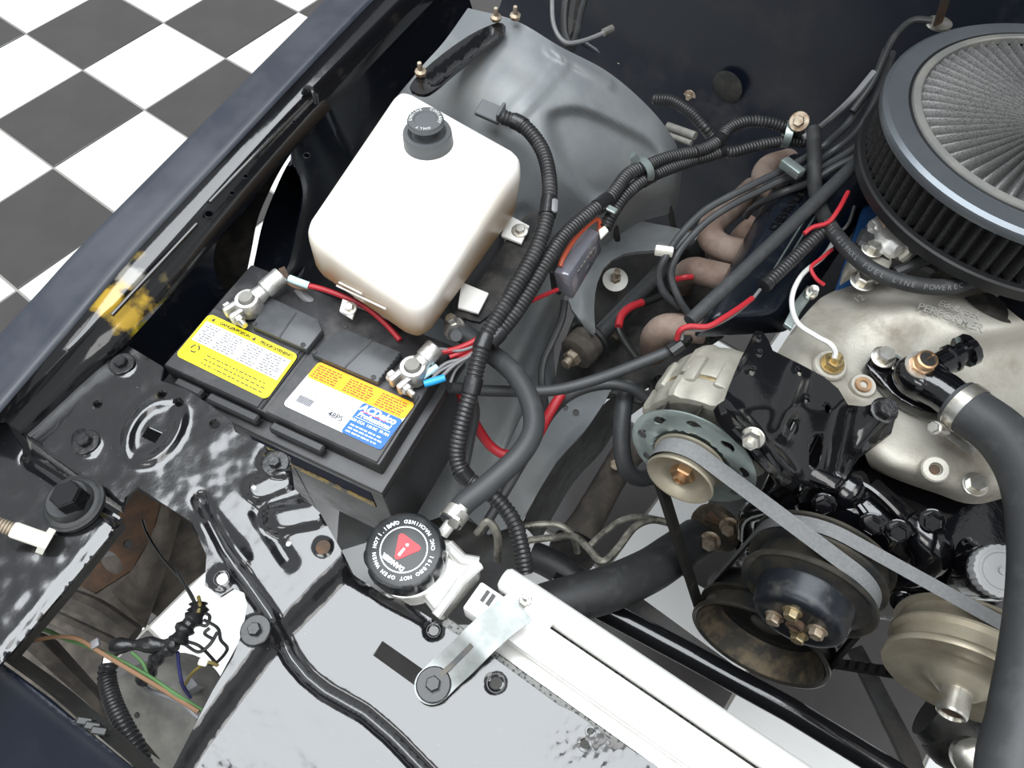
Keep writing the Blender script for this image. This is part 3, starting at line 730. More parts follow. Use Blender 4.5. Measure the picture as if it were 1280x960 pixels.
# ------------------------------------------------------------------ front cap of the fender with hood bumper and stop screw
cap = thing('hood_bumper_plate', 'black speckled front cap plate carrying a rubber hood bumper and stop screw', 'bracket', P(40, 700, 0.85))
def cap_z(u, v):
    z = 0.930 - 0.006 * (1 - sstep(segdist(u, v, 40, 575, 153, 648), 4, 16))
    z -= 0.003 * (1 - sstep(segdist(u, v, 153, 650, 14, 815), 0, 14))
    return z + noise.noise(V(u * 0.05, v * 0.05, 2)) * 0.0006
m = MB(); sheet(m, [(-70, 530), (8, 528), (36, 574), (100, 614), (153, 648), (135, 672), (80, 738), (14, 816), (-70, 900)], [], at_z(cap_z), 4, 0.003); m.build('cap_plate', 'black_orange_peel', cap, angle=80)
m = MB(); patch(m, [[(153, 648, .926), (80, 738, .926), (14, 816, .926)], [(158, 660, .895), (86, 750, .895), (20, 828, .895)]], 3, 3); m.build('edge_fold', 'dirty_black', cap)
bz = 0.931
m = MB(); M_ = Matrix.Translation(P(95, 632, bz)); m.lathe([(0.0255, 0), (0.0255, 0.004), (0.023, 0.007), (0.0195, 0.008), (0.019, 0.013), (0.017, 0.016), (0.0, 0.016)], M_, 32)
m.ring([(0.0255, 0.004), (0.0265, 0.006), (0.0245, 0.0075), (0.023, 0.006)], M_, 32); bump = m.build('hood_bumper', 'rubber', cap)
m = MB(); m.hexhead(frame(P(93, 626, bz + 0.014), (0, 0, 1)), 0.0135, 0.017); m.build('hex_post', 'black_gloss', bump)
m = MB(); p0, p1 = P(62, 678, bz + 0.004), P(-12, 652, bz + 0.03); d = (p1 - p0).normalized()
m.lathe([(0.0, 0), (0.011, 0), (0.011, 0.006), (0.006, 0.0065)], frame(p0, d), 6); m.lathe([(0.0068, 0.004), (0.0068, 0.028), (0.006, 0.03)], frame(p0, d), 16)
scr = m.build('stop_screw', 'white_plastic', cap)
m = MB(); q = evenly([p0 + d * 0.028, p0 + d * 0.075], 0.0012); m.tube(q, [0.0062 if i % 2 else 0.0052 for i in range(len(q))], 14); m.build('thread', 'bolt_dirty', scr)

# header panel of the grille in the corner, and what is seen through the opening behind it
hdr = thing('grille_header', 'deep navy front header panel with worn bare edge beside the headlight opening', 'header panel', P(60, 930, 0.8))
def hdr_z(u, v): return 0.90 - 0.0003 * max(0.0, ((v - 830) * 0.785 - u * 0.62)) + 0.006 * math.exp(-(segdist(u, v, 0, 832, 165, 962) / 10) ** 2)
m = MB(); sheet(m, [(-60, 790), (0, 828), (60, 872), (110, 915), (175, 968), (220, 1010), (220, 1060), (-60, 1060)], [], at_z(hdr_z), 5, 0.004); m.build('header_skin', 'header_navy', hdr, angle=70)
m = MB(); patch(m, [[(0, 822, .905), (60, 866, .905), (110, 909, .905), (180, 968, .905)], [(22, 815, .86), (82, 858, .86), (132, 900, .86), (200, 960, .86)]], 5, 2); m.build('inner_fold', 'dirty_black', hdr)
for (x, y) in ((108, 902), (118, 908), (126, 914)):
    m = MB(); m.box(frame(P(x, y, 0.905), (0.2, 0.1, 1), (1, 0.6, 0)), (0.012, 0.006, 0.012), 0.001, 1); m.build('wire_clip', 'wire_black', hdr)
br = thing('headlight_bracket', 'grimy brown stamped bracket inside the headlight opening', 'bracket', P(170, 720, 0.6))
m = MB(); patch(m, [[(205, 612, .80), (195, 655, .78), (170, 705, .74), (140, 740, .70)], [(218, 622, .80), (205, 668, .775), (182, 730, .73), (165, 768, .68)], [(226, 640, .77), (212, 690, .75), (196, 740, .70), (180, 785, .66)]], 5, 5, None, 0.004); m.build('upright', 'underbody', br)
m = MB(); m.tube(path([(75, 745, .70), (120, 762, .70), (168, 795, .69)], 4), 0.012, 8); m.tube(path([(62, 770, .66), (105, 790, .66), (150, 812, .655)], 4), 0.009, 8); m.build('cross_tube', 'underbody', br)
m = MB(); sheet(m, [(150, 640), (172, 612), (200, 630), (190, 668), (165, 712), (118, 742), (92, 728)], [circle2(138, 702, 11, sy=1.7, rot=-0.8), circle2(160, 680, 6)], at_z(0.70), 10, 0.003); m.build('web', 'rust_brown', br)
m = MB(); sheet(m, [(228, 640), (256, 680), (258, 712), (230, 735), (196, 770), (184, 762), (204, 712), (216, 672)], [], at_z(0.66), 10, 0.003); m.build('gusset', 'underbody', br)
m = MB(); sheet(m, [(0, 822), (60, 742), (118, 700), (160, 690), (196, 742), (180, 782), (128, 822), (122, 862), (190, 975), (60, 975)], [], at_z(0.60), 14, 0.003); m.build('dark_backing', 'underbody', br)  # dark sheet added as shade behind the bracket tubes
bk = thing('headlight_bucket', 'round grey metal headlight bucket below the tangled wires', 'headlight', P(185, 915, 0.6))
bc = P(180, 912, 0.70)
m = MB(); M_ = frame(bc, (0.15, -0.45, 0.9)); m.lathe([(0.062, -0.06), (0.064, -0.02), (0.06, -0.004), (0.052, 0.003), (0.03, 0.007), (0.0, 0.008)], M_, 36); bo = m.build('bucket_shell', 'cast_grey', bk)
m = MB(); m.lathe([(0.004, 0.006), (0.003, 0.008), (0, 0.008)], M_ @ Matrix.Translation((-0.012, 0.012, 0)), 10); m.build('drain_hole', 'wire_black', bo)
m = MB(); patch(m, [[(20, 800, .80), (70, 845, .80), (110, 880, .80), (160, 930, .79)], [(48, 790, .79), (88, 832, .79), (132, 878, .79), (185, 940, .78)], [(70, 800, .74), (110, 845, .74), (150, 890, .74), (200, 950, .74)]], 5, 4, None, 0.003); m.build('side_rail', 'underbody', bk)
m = MB(); slab_px(m, [(220, 850), (236, 842), (248, 856), (232, 866)], 0.72, 0.02, 0.002); m.build('lamp_plug', 'wire_grey', bk)

# ------------------------------------------------------------------ battery
bat = thing('car_battery', 'black car battery with yellow warning sticker and orange, white and blue sticker', 'battery', P(400, 500, 0.74))
B0, B1 = P(203, 457, 0.9), P(474, 582, 0.9); bx = (B1 - B0).normalized(); by = V(-bx.y, bx.x, 0); BM = frame(B0, (0, 0, 1), bx); BL_, BW_ = (B1 - B0).length, 0.152
def Bp(x, y, z): return BM @ V(x, y, z)
m = MB(); m.box(BM @ Matrix.Translation((BL_ / 2 + 0.002, BW_ / 2 - 0.006, -0.115)), (BL_ - 0.006, BW_ + 0.006, 0.155), 0.004, 2); m.build('case', 'battery_black', bat)
m = MB(); m.box(BM @ Matrix.Translation((BL_ / 2 + 0.002, BW_ / 2 - 0.007, -0.029)), (BL_ + 0.014, BW_ + 0.020, 0.014), 0.002, 2)
m.build('lid_ledge', 'battery_black', bat)
m = MB(); m.box(BM @ Matrix.Translation((BL_ / 2, BW_ / 2, -0.012)), (BL_, BW_, 0.024), 0.0025, 2)
m.box(BM @ Matrix.Translation((0.061, 0.042, 0.0002)), (0.118, 0.082, 0.003), 0.001, 1); m.box(BM @ Matrix.Translation((0.194, 0.042, 0.0002)), (0.130, 0.082, 0.003), 0.001, 1)
lid = m.build('lid', 'battery_black', bat)
for x0, x1 in ((0.060, 0.122), (0.138, 0.200), (0.018, 0.052)):
    m = MB(); m.box(BM @ Matrix.Translation(((x0 + x1) / 2, -0.006, -0.012)), (x1 - x0, 0.010, 0.010), 0.002, 1); m.build('front_catch', 'battery_black', lid)
for px_o, nm in (([(314, 407), (383, 437), (403, 412), (398, 399), (336, 370)], 0), ([(388, 442), (472, 478), (502, 440), (428, 409)], 1)):
    m = MB(); slab_px(m, px_o, 0.9, 0.010, 0.0018); vc = m.build('vent_cover', 'battery_cap', bat)
    (ax, ay), (bx2, by2) = px_o[0], px_o[1]; cx, cy = (px_o[2][0] + px_o[-1][0]) / 2, (px_o[2][1] + px_o[-1][1]) / 2
    mx, my = (ax + bx2) / 2, (ay + by2) / 2
    m = MB(); m.strip([P(mx, my, .9102), P(cx, cy, .9102)], V(0, 0, 1), 0.0022, 0.001); m.build('cover_rib', 'battery_black', vc)
    for k, (x, y) in enumerate(((ax * .94 + bx2 * .06, ay * .94 + by2 * .06), (ax * .06 + bx2 * .94, ay * .06 + by2 * .94), (px_o[-1][0] + 4, px_o[-1][1] + 3))):
        m = MB(); m.lathe([(0.0026, 0), (0.0026, 0.001), (0, 0.0012)], Matrix.Translation(P(x, y - 4, .910)), 10); m.build('pry_notch', 'wire_black', vc)
m = MB()
for k in range(8): m.box(frame(P(476 + k * 3.3, 476 - k * 4.3, .905), (0, 0, 1), bx), (0.0012, 0.003, 0.012))
m.build('grip_ribs', 'battery_black', bat)
m = MB(); m.tube([Bp(0.1235, 0.002, 0.001), Bp(0.1235, 0.086, 0.001)], 0.0012, 6); m.build('seam', 'wire_black', lid)
# side sticker strips low on the front of the case
m = MB(); m.box(BM @ Matrix.Translation((0.17, -0.0095, -0.075)), (0.15, 0.001, 0.05)); m.build('case_sticker', 'print_navy', bat)
m = MB(); m.box(BM @ Matrix.Translation((0.17, -0.0102, -0.092)), (0.15, 0.001, 0.012)); m.build('case_stripe', 'yellow_overspray', bat)

def label_frame(bl, br_, tl, z):
    o = P(*bl, z); x = P(*br_, z) - o; y = P(*tl, z) - o; return o, x, y
def rquad(mb, o, x, y, u0, u1, v0, v1, r=0.0, h=0.0003, lift=0.0):
    """rounded rectangle in a sticker's own units"""
    def q(u, v): p = o + x * u + y * v; return (p.x, p.y)
    if r:
        ru = r / x.length; rv = r / y.length; pts = []
        for cu, cv, a0 in ((u1 - ru, v1 - rv, 0), (u0 + ru, v1 - rv, 90), (u0 + ru, v0 + rv, 180), (u1 - ru, v0 + rv, 270)):
            for k in range(5):
                a = math.radians(a0 + 22.5 * k); pts.append(q(cu + ru * math.cos(a), cv + rv * math.sin(a)))
    else: pts = [q(u0, v0), q(u1, v0), q(u1, v1), q(u0, v1)]
    return mb.prism(pts, Matrix.Translation((0, 0, o.z + lift)), h)
def dashes(mb, o, x, y, u0, u1, v, hgt, lift, rnd):
    u = u0
    while u < u1:
        w = rnd.uniform(0.012, 0.05)
        if u + w < u1: rquad(mb, o, x, y, u, u + w, v, v + hgt, 0, 0.0001, lift)
        u += w + rnd.uniform(0.008, 0.016)
rnd = random.Random(3)
# yellow warning sticker
o, x, y = label_frame((219, 444), (333, 500), (262, 392), 0.9022)
m = MB(); rquad(m, o, x, y, 0, 1, 0, 1, 0.006); st1 = m.build('warning_sticker', 'print_yellow', lid, label='yellow warning sticker')
m = MB(); rquad(m, o, x, y, 0.03, 0.97, 0.40, 0.84, 0, 0.0002, 0.0002); m.build('white_panel', 'print_white', st1)
tf = frame(o, (0, 0, 1), x)
for s, u in (('DANGER/POISON', 0.30), ('PELIGRO/VENENO', 0.76)):
    m = MB(); text_shape(m, s, tf @ Matrix.Translation((x.length * u, y.length * 0.915, 0.0007)), 0.0050, 0.0002, bold=0.0001)
    c = o + x * (u - 0.215) + y * 0.915
    m2 = MB(); m2.prism([(c.x - 0.003, c.y - 0.002), (c.x + 0.002, c.y - 0.0015), (c.x - 0.0005, c.y + 0.003)], Matrix.Translation((0, 0, c.z + 0.0004)), 0.0002); m2.build('alert_mark', 'print_black', st1)
    m.build('heading_print', 'print_black', st1)
m = MB()
for k in range(3): dashes(m, o, x, y, 0.26, 0.93, 0.07 + k * 0.085, 0.022, 0.0003, rnd)
m.build('black_print', 'print_black', st1); m = MB()
ring_c = o + x * 0.12 + y * 0.27
for k in range(3):
    a = 2 * PI * k / 3; m.strip([V(ring_c.x + 0.0045 * math.cos(a + t), ring_c.y + 0.0045 * math.sin(a + t), ring_c.z + 0.0005) for t in (0.15, 0.6, 1.1, 1.6)], V(0, 0, 1), 0.0016, 0.0002)
m.build('recycling_mark', 'print_black', st1)
m = MB()
for k in range(8):
    v = 0.43 + k * 0.05
    for a, b in ((0.06, 0.22), (0.25, 0.47), (0.52, 0.70), (0.73, 0.94)): dashes(m, o, x, y, a + 0.02 * (k % 2), b, v, 0.019, 0.0005, rnd)
m.build('grey_print', 'print_grey', st1)
# three-colour maker's sticker
o, x, y = label_frame((353, 506), (476, 563), (399, 452), 0.9022); tf = frame(o, (0, 0, 1), x)
m = MB(); rquad(m, o, x, y, 0, 1, 0, 1, 0.005); st2 = m.build('rating_sticker', 'print_white', lid, label='white sticker with orange band and blue corner')
m = MB(); rquad(m, o, x, y, 0.0, 1, 0.64, 1, 0.004, 0.0002, 0.0002); m.build('orange_band', 'print_orange', st2)
m = MB(); rquad(m, o, x, y, 0.60, 1.0, 0.0, 0.64, 0.003, 0.0002, 0.0002); m.build('blue_block', 'print_blue', st2)
m = MB()
for a, b in ((0.03, 0.29), (0.36, 0.64), (0.69, 0.96)):
    for k in range(6): dashes(m, o, x, y, a, b, 0.685 + k * 0.047, 0.021, 0.0005, rnd)
m.build('red_print', 'print_orange_red', st2)
m = MB(); vline = []
for k in range(16): rquad(m, o, x, y, 0.075, 0.225, 0.16 + k * 0.020 + (k > 6) * 0.02 * (k - 6) * 0.35, 0.16 + k * 0.020 + (k > 6) * 0.02 * (k - 6) * 0.35 + (0.008 if k > 6 else 0.013), 0, 0.0002, 0.0005)
text_shape(m, '48PS', tf @ Matrix.Translation((x.length * 0.48, y.length * 0.20, 0.0007)), 0.0085, 0.0002, bold=0.0001)
rquad(m, o, x, y, 0.50, 0.57, 0.44, 0.448, 0, 0.0001, 0.0003); rquad(m, o, x, y, 0.46, 0.56, 0.33, 0.336, 0, 0.0001, 0.0003)
m.build('grey_print', 'print_grey', st2)
m = MB(); tx = x.length * 0.80
text_shape(m, 'ACDelco', tf @ Matrix.Translation((tx, y.length * 0.545, 0.0004)), 0.0105, 0.0002, bold=0.0004, shear=0.25)
text_shape(m, 'Professional', tf @ Matrix.Translation((tx, y.length * 0.415, 0.0004)), 0.0075, 0.0002, bold=0.0002, shear=0.2)
rquad(m, o, x, y, 0.62, 0.97, 0.345, 0.353, 0, 0.0001, 0.0003)
text_shape(m, '630 CCA  110 RC  70 AH', tf @ Matrix.Translation((tx, y.length * 0.285, 0.0004)), 0.0040, 0.0002, bold=0.0001)
for k in range(3): dashes(m, o, x, y, 0.63, 0.97, 0.05 + k * 0.065, 0.024, 0.0003, rnd)
m.build('white_print', 'print_white', st2)
m = MB(); rquad(m, o, x, y, 0.64, 0.88, 0.475, 0.492, 0, 0.0001, 0.0003); m.build('pink_rule', 'print_red', st2)

# battery cable clamps
def cable_clamp(px, py, tip, name_label):
    c = P(px, py, 0.915); t = thing('battery_terminal', name_label, 'cable clamp', c - V(0, 0, 0.012))
    d = P(tip[0], tip[1], 0.925) - c; L = d.length; d.normalize()
    m = MB(); M_ = frame(c, (0, 0, 1), d)
    m.ring([(0.0088, -0.010), (0.0145, -0.010), (0.0150, -0.002), (0.0140, 0.006), (0.0125, 0.008), (0.0088, 0.008)], M_, 28)
    for s in (-1, 1): m.box(M_ @ Matrix.Translation((-0.017, s * 0.0062, -0.001)), (0.018, 0.0072, 0.015), 0.0025, 2)
    m.lathe([(0.010, 0.010), (0.0085, 0.020), (0.0085, L * 0.45), (0.0105, L * 0.50), (0.0105, L * 0.95), (0.0095, L), (0.007, L), (0.006, L * 0.9), (0, L * 0.9)], frame(c + V(0, 0, -0.001), d), 18)
    m.build('clamp_body', 'lead', t)
    m = MB(); m.lathe([(0.0085, -0.010), (0.0080, 0.010), (0.0072, 0.012), (0.0, 0.0125)], M_, 22); m.build('post', 'cast_grey', t)
    bm_ = frame(M_ @ V(-0.019, -0.013, 0), M_.to_3x3() @ V(0, -1, 0))
    m = MB(); m.hexhead(frame(M_ @ V(-0.019, -0.0098, -0.001), M_.to_3x3() @ V(0, -1, 0)), 0.0062, 0.005); m.lathe([(0.0035, 0), (0.0035, 0.012), (0, 0.012)], frame(M_ @ V(-0.019, -0.0098, -0.001), M_.to_3x3() @ V(0, -1, 0)), 10)
    m.hexhead(frame(M_ @ V(-0.019, 0.0098, -0.001), M_.to_3x3() @ V(0, 1, 0)), 0.0062, 0.005); m.build('clamp_bolt', 'zinc', t)
    return t
cable_clamp(311, 379, (352, 343), 'lead battery clamp beside the yellow warning sticker')
cable_clamp(517, 463, (545, 432), 'lead battery clamp beside the blue crimp connector')

# ------------------------------------------------------------------ coolant tank
tank = thing('coolant_tank', 'white plastic coolant overflow tank with black cap', 'coolant tank', P(500, 340, 0.85))
zt, zb_ = 1.0, 0.92
m = MB(); top4 = [P(372, 283, zt), P(530, 392, zt), P(662, 188, zt), P(500, 100, zt)]; bot4 = [P(390, 345, zb_), P(525, 437, zb_), P(650, 272, zb_), P(500, 160, zb_)]
m.hexa(bot4 + top4, 0.021, 5); body = m.build('tank_body', 'tank_white', tank, angle=70)
m = MB(); c0 = sum(bot4, V(0, 0, 0)) / 4; low4 = [c0 + (p - c0) * 0.86 + V(0, 0, -0.09) for p in bot4]; up4 = [c0 + (p - c0) * 0.9 + V(0, 0, 0.02) for p in bot4]
for q_ in (low4, up4): q_[0] = q_[0].lerp(q_[3], 0.42); q_[1] = q_[1].lerp(q_[2], 0.36)     # the foot of the tank stands behind the battery
m.hexa(low4 + up4, 0.012, 3); m.build('lower_body', 'plastic_grey', tank)
cm = imgframe(536, 181, zt - 0.002)
m = MB(); m.lathe([(0.0265, 0), (0.0265, 0.003), (0.0262, 0.006), (0.0258, 0.016), (0.0250, 0.018), (0.0205, 0.018), (0.0165, 0.0140), (0.0, 0.0140)], cm, 36); capo = m.build('cap', 'plastic_grey', tank)
km = cm @ Matrix.Translation((0, 0, 0.014))
m = MB(); m.lathe([(0.010, -0.004), (0.010, 0.010), (0.0165, 0.012), (0.0188, 0.0135), (0.0192, 0.018), (0.0185, 0.0195), (0.0120, 0.0195), (0.0115, 0.0188), (0.0, 0.0192)], km, 32); m.build('knob', 'plastic_grey', capo)
m = MB(); tk = km @ Matrix.Translation((0, 0, 0.0197))
arc_text(m, 'ENGINE', tk, 0.0152, 0.0048, math.radians(150), 0.0002, step=0.26); arc_text(m, 'COOLANT', tk, 0.0152, 0.0048, math.radians(25), 0.0002, step=0.26); arc_text(m, 'ONLY', tk, 0.0152, 0.0048, math.radians(265), 0.0002, step=0.27)
m.build('lettering', 'wire_white', capo)
for quad in ([(636, 268), (662, 282), (652, 304), (626, 294)], [(577, 352), (611, 366), (598, 391), (572, 384)], [(428, 373), (446, 380), (440, 398), (424, 388)]):
    m = MB(); slab_px(m, quad, 0.915, 0.004, 0.001); tb = m.build('mounting_tab', 'tab_white', tank)
    if quad[0][0] > 600: bolt('tab_screw', P(650, 289, 0.9195), (0.1, -0.1, 1), 0.0055, 0.004, 'zinc', tb, washer=0.0095)
    if quad[0][0] < 500: bolt('tab_screw', P(437, 386, 0.9195), (0.1, -0.1, 1), 0.005, 0.004, 'zinc', tb, washer=0.008)
fn_ = (top4[1] - top4[0]).cross(bot4[0] - top4[0]).normalized(); fn_ = fn_ if fn_.y < 0 else -fn_; fo_ = (top4[0] + bot4[0]) / 2 + fn_ * 0.0006
for (q0, q1) in (((424, 353), (452, 367)), ((421, 357), (482, 386))):
    m = MB(); m.tube([HIT(*q0, fo_, fn_), HIT(*q1, fo_, fn_)], 0.0011, 6); m.build('level_line', 'tab_white', body)
# black carrier below the tank
m = MB(); sheet(m, smoothpoly([(556, 416), (562, 400), (600, 350), (640, 290), (668, 262), (682, 280), (655, 330), (622, 378), (600, 402), (580, 398), (566, 404)], 2), [], at_z(0.911), 9, 0.004, lambda u, v: 0.0015 * math.sin(u * 0.1)); m.build('carrier', 'dirty_black', tank)
m = MB(); f0 = P(568, 413, 0.915); m.lathe([(0.0085, -0.01), (0.0085, 0.004), (0.006, 0.006), (0.006, 0.02), (0, 0.02)], frame(f0, (0.6, -0.5, 0.6)), 16); m.build('outlet_nipple', 'plastic_grey', tank)
# ------------------------------------------------------------------ radiator
RO = V(-0.0823, 0.1477, 0.9); RU = V(0.9976, 0.0694, 0); RV_ = V(-0.0694, 0.9976, 0)
RM = frame(RO, (0, 0, 1), RU)
rad = thing('radiator', 'bright aluminium radiator with round rear rail and flat top tank', 'radiator', RM @ V(0.2, -0.03, -0.6))
UE = 0.62
m = MB(); m.lathe([(0.0, 0), (0.0085, 0.0), (0.0110, 0.003), (0.0115, 0.03), (0.0115, UE + 0.05)], frame(RM @ V(-0.050, -0.0015, -0.011), RU, (0, 0, 1)), 20); m.build('rear_rail', 'radiator_aluminium', rad)
m = MB(); m.box(RM @ Matrix.Translation(((UE - 0.062) / 2, -0.031, -0.013)), (UE + 0.062, 0.028, 0.026), 0.0022, 2); tnk = m.build('top_tank', 'radiator_aluminium', rad)
m = MB(); m.box(RM @ Matrix.Translation(((UE - 0.02) / 2, -0.0215, 0.0006)), (UE + 0.02, 0.0012, 0.0012)); m.build('tank_seam', 'zinc', tnk)
m = MB(); m.box(RM @ Matrix.Translation(((UE - 0.045) / 2, -0.052, -0.024)), (UE + 0.045, 0.016, 0.020), 0.002, 2); m.build('front_strip', 'aluminium', rad)
m = MB(); m.box(RM @ Matrix.Translation((UE / 2 - 0.02, -0.036, -0.28)), (UE + 0.06, 0.058, 0.50), 0.002, 1); m.build('core_block', 'core_fins', rad)
m = MB(); m.box(RM @ Matrix.Translation((UE / 2 - 0.03, -0.0635, -0.010)), (UE + 0.08, 0.012, 0.014), 0.001, 1); m.build('fin_edge', 'core_fins', rad)
for k in range(2):
    m = MB(); m.box(RM @ Matrix.Translation((-0.0485 + k * 0.0155, -0.0260 , 0.0002)), (0.0095, 0.011, 0.0012)); w = m.build('vent_slot', 'wire_black', tnk)
    m = MB(); m.box(RM @ Matrix.Translation((-0.0485 + k * 0.0155, -0.0260, 0.0007)), (0.0016, 0.011, 0.0012)); m.build('slot_bar', 'aluminium', w)
m = MB(); m.box(RM @ Matrix.Translation((-0.008, -0.012, -0.003)), (0.034, 0.026, 0.010), 0.003, 2); m.build('rail_bracket', 'radiator_aluminium', rad)
m = MB(); m.tube([RM @ V(0.405, -0.03, -0.012), RM @ V(0.405, 0.030, -0.006)], 0.0205, 20); m.build('hose_inlet', 'radiator_aluminium', rad)
# filler neck casting
m = MB(); nk = P(513, 702, 0.905)
m.lathe([(0.030, -0.03), (0.031, -0.004), (0.0335, 0.0), (0.0335, 0.006), (0.03, 0.008), (0.03, 0.016)], Matrix.Translation(nk), 32)
m.hexa([P(520, 735, .875), P(552, 782, .875), P(606, 722, .875), P(566, 680, .875), P(505, 722, .905), P(549, 772, .905), P(600, 705, .905), P(556, 668, .905)], 0.007, 3)
m.tube([P(560, 682, .908), P(578, 700, .908), P(598, 704, .906)], 0.006, 10); m.tube([P(545, 770, .907), P(575, 728, .909), P(600, 706, .907)], 0.0045, 10)
neck = m.build('filler_neck', 'aluminium', rad)
m = MB(); n0 = P(553, 668, 0.905); nd = (P(574, 640, 0.915) - n0).normalized(); m.lathe([(0.0055, 0), (0.0055, 0.03), (0.0045, 0.032), (0, 0.032)], frame(n0, nd), 14); m.build('overflow_nipple', 'aluminium', neck)
# radiator cap
cz = 0.918
CM = imgframe(509, 697, cz, math.atan2(0.6, -0.8))
def scallop(a, r, z):
    if z < 0.004 or z > 0.0185: return r
    k = (a / (2 * PI) * 12) % 1.0; d = min(k, 1 - k)
    return r - 0.0035 * math.exp(-(d / 0.16) ** 2)
m = MB(); m.lathe([(0.030, 0.0), (0.0335, 0.001), (0.0345, 0.004), (0.0345, 0.0085), (0.0345, 0.013), (0.0342, 0.0175), (0.0325, 0.0200), (0.0300, 0.0212), (0.0, 0.0212)], CM, 120, lobes=scallop); cb = m.build('radiator_cap', 'cap_black', rad, label='black cap with red warning triangle and white lettering')
CT = CM @ Matrix.Translation((0, 0, 0.0214))
m = MB(); m.ring([(0.0192, 0), (0.0197, 0.0002), (0.0202, 0)], CT, 48)
arc_text(m, 'DO NOT OPEN WHEN HOT', CT, 0.0245, 0.0043, math.radians(90), 0.0002, step=0.140, bold=0.0001)
arc_text(m, 'CNC MACHINED CAP', CT, 0.0245, 0.0043, math.radians(278), 0.0002, inward=True, step=0.142, bold=0.0001)
arc_text(m, '16LBS', CT, 0.0245, 0.0048, math.radians(183), 0.0002, step=0.15, bold=0.0001)
arc_text(m, '1.1BAR', CT, 0.0245, 0.0048, math.radians(-14), 0.0002, step=0.13, bold=0.0001)
text_shape(m, 'DANGER', CT @ Matrix.Translation((0, 0.0135, 0)), 0.0055, 0.0002, bold=0.0003)
m.build('lettering', 'print_white', cb)
m = MB(); tri = []
for k in range(3):
    a = math.radians(90 + 120 * k); cx, cy = 0.0102 * math.cos(a), 0.0102 * math.sin(a) - 0.0025
    for t in (-50, 0, 50): tri.append((cx + 0.0025 * math.cos(a + math.radians(t)), cy + 0.0025 * math.sin(a + math.radians(t))))
m.prism(tri, CT, 0.0003); m.build('warning_triangle', 'print_red', cb)
m = MB(); m.prism([(-0.0013, 0.0075), (0.0013, 0.0075), (0.0009, 0.0), (-0.0009, 0.0)], CT @ Matrix.Translation((0, -0.001, 0.0003)), 0.0002); m.prism(circle2(0, -0.0045, 0.0014, 10), CT @ Matrix.Translation((0, 0, 0.0003)), 0.0002); m.build('exclamation_mark', 'print_white', cb)
# strap that holds the radiator to the support
sp = thing('radiator_strap', 'bare metal strap bolted from the support panel to the radiator', 'strap', P(543, 855, 0.905))
m = MB(); q = crom([P(541, 857, .912), P(556, 842, .9125), P(578, 822, .917), P(598, 802, .9215), P(622, 780, .9215), P(652, 757, .9215)], 6)
vs_n = V(0, 0, 1); m.strip(q, vs_n, 0.029, 0.0025)
m.lathe([(0.0, 0), (0.0145, 0), (0.0145, 0.0025), (0.0, 0.0025)], Matrix.Translation(P(541, 857, .9108)), 24); m.build('strap_plate', 'brushed_strap', sp)
m = MB(); m.strip([P(546, 848, .9148), P(566, 830, .9165), P(590, 806, .922)], V(0, 0, 1), 0.004, 0.001); m.build('pressed_rib', 'pulley_dark', sp)
bolt('washer_bolt', P(542, 856, .9138), (0, 0, 1), 0.0062, 0.005, 'bolt_black', sp, washer=0.0140)
bolt('strap_nut', P(657, 752, .9225), (0, 0, 1), 0.0058, 0.006, 'zinc', sp, shank=0.010)
# ------------------------------------------------------------------ engine axes
EA = V(-0.10413, 0.99074, -0.08716).normalized()         # crankshaft axis, towards the rear
EN = -EA
EX = EA.cross(V(0, 0, 1)).normalized(); EU = EX.cross(EA).normalized()
C_ALT = V(-0.0635, 0.3574, 0.8663)
C_WP = V(0.0991, 0.3379, 0.7907); C_CR = V(0.1029, 0.3236, 0.6233); C_PS = V(0.2508, 0.3533, 0.7851)
def eframe(c, s=0.0): return frame(c + EA * s, EN, EX)    # local z towards the front
def in_plane(c, s, ref=C_ALT):
    d = c - ref; return (d.dot(EX), d.dot(EU))
def hull(pts):
    pts = sorted(set(pts)); lo = []; up = []
    for p in pts:
        while len(lo) > 1 and (lo[-1][0] - lo[-2][0]) * (p[1] - lo[-2][1]) - (lo[-1][1] - lo[-2][1]) * (p[0] - lo[-2][0]) <= 0: lo.pop()
        lo.append(p)
    for p in reversed(pts):
        while len(up) > 1 and (up[-1][0] - up[-2][0]) * (p[1] - up[-2][1]) - (up[-1][1] - up[-2][1]) * (p[0] - up[-2][0]) <= 0: up.pop()
        up.append(p)
    return lo[:-1] + up[:-1]
def belt(name, circles, s, w, mats, label, cogged=False, inner_r=0.004):
    """drive belt round pulleys: hull of the pulley circles in the plane s along the crank axis"""
    pts = []
    for c, r in circles:
        x, y = in_plane(c, s)
        pts += [(round(x + r * math.cos(2 * PI * k / 60), 5), round(y + r * math.sin(2 * PI * k / 60), 5)) for k in range(60)]
    h = hull(pts); loop = []
    for i in range(len(h)):
        a, b = Vector(h[i]), Vector(h[(i + 1) % len(h)]); k = max(1, int((b - a).length / 0.006))
        loop += [a.lerp(b, j / k) for j in range(k)]
    n = len(loop); m = MB(); vs = []; fs = []
    for i, q in enumerate(loop):
        t = (loop[(i + 1) % n] - loop[i - 1]).normalized(); o = Vector((t.y, -t.x))
        depth = inner_r * (0.55 if cogged and i % 2 else 1.0)
        for (dr, ds) in ((0.0, -w / 2), (0.0, w / 2), (-depth, w * 0.36), (-depth, -w * 0.36)):
            p2 = q + o * dr; vs.append(C_ALT + EX * p2.x + EU * p2.y + EA * (s + ds))
    for i in range(n):
        j = (i + 1) % n
        for k in range(4): fs.append((i * 4 + k, j * 4 + k, j * 4 + (k + 1) % 4, i * 4 + (k + 1) % 4)); m.mi.append(0 if k == 0 else 1)
    m.v = vs; m.f = fs
    return m.build(name, mats, None, label, 'belt', angle=25)

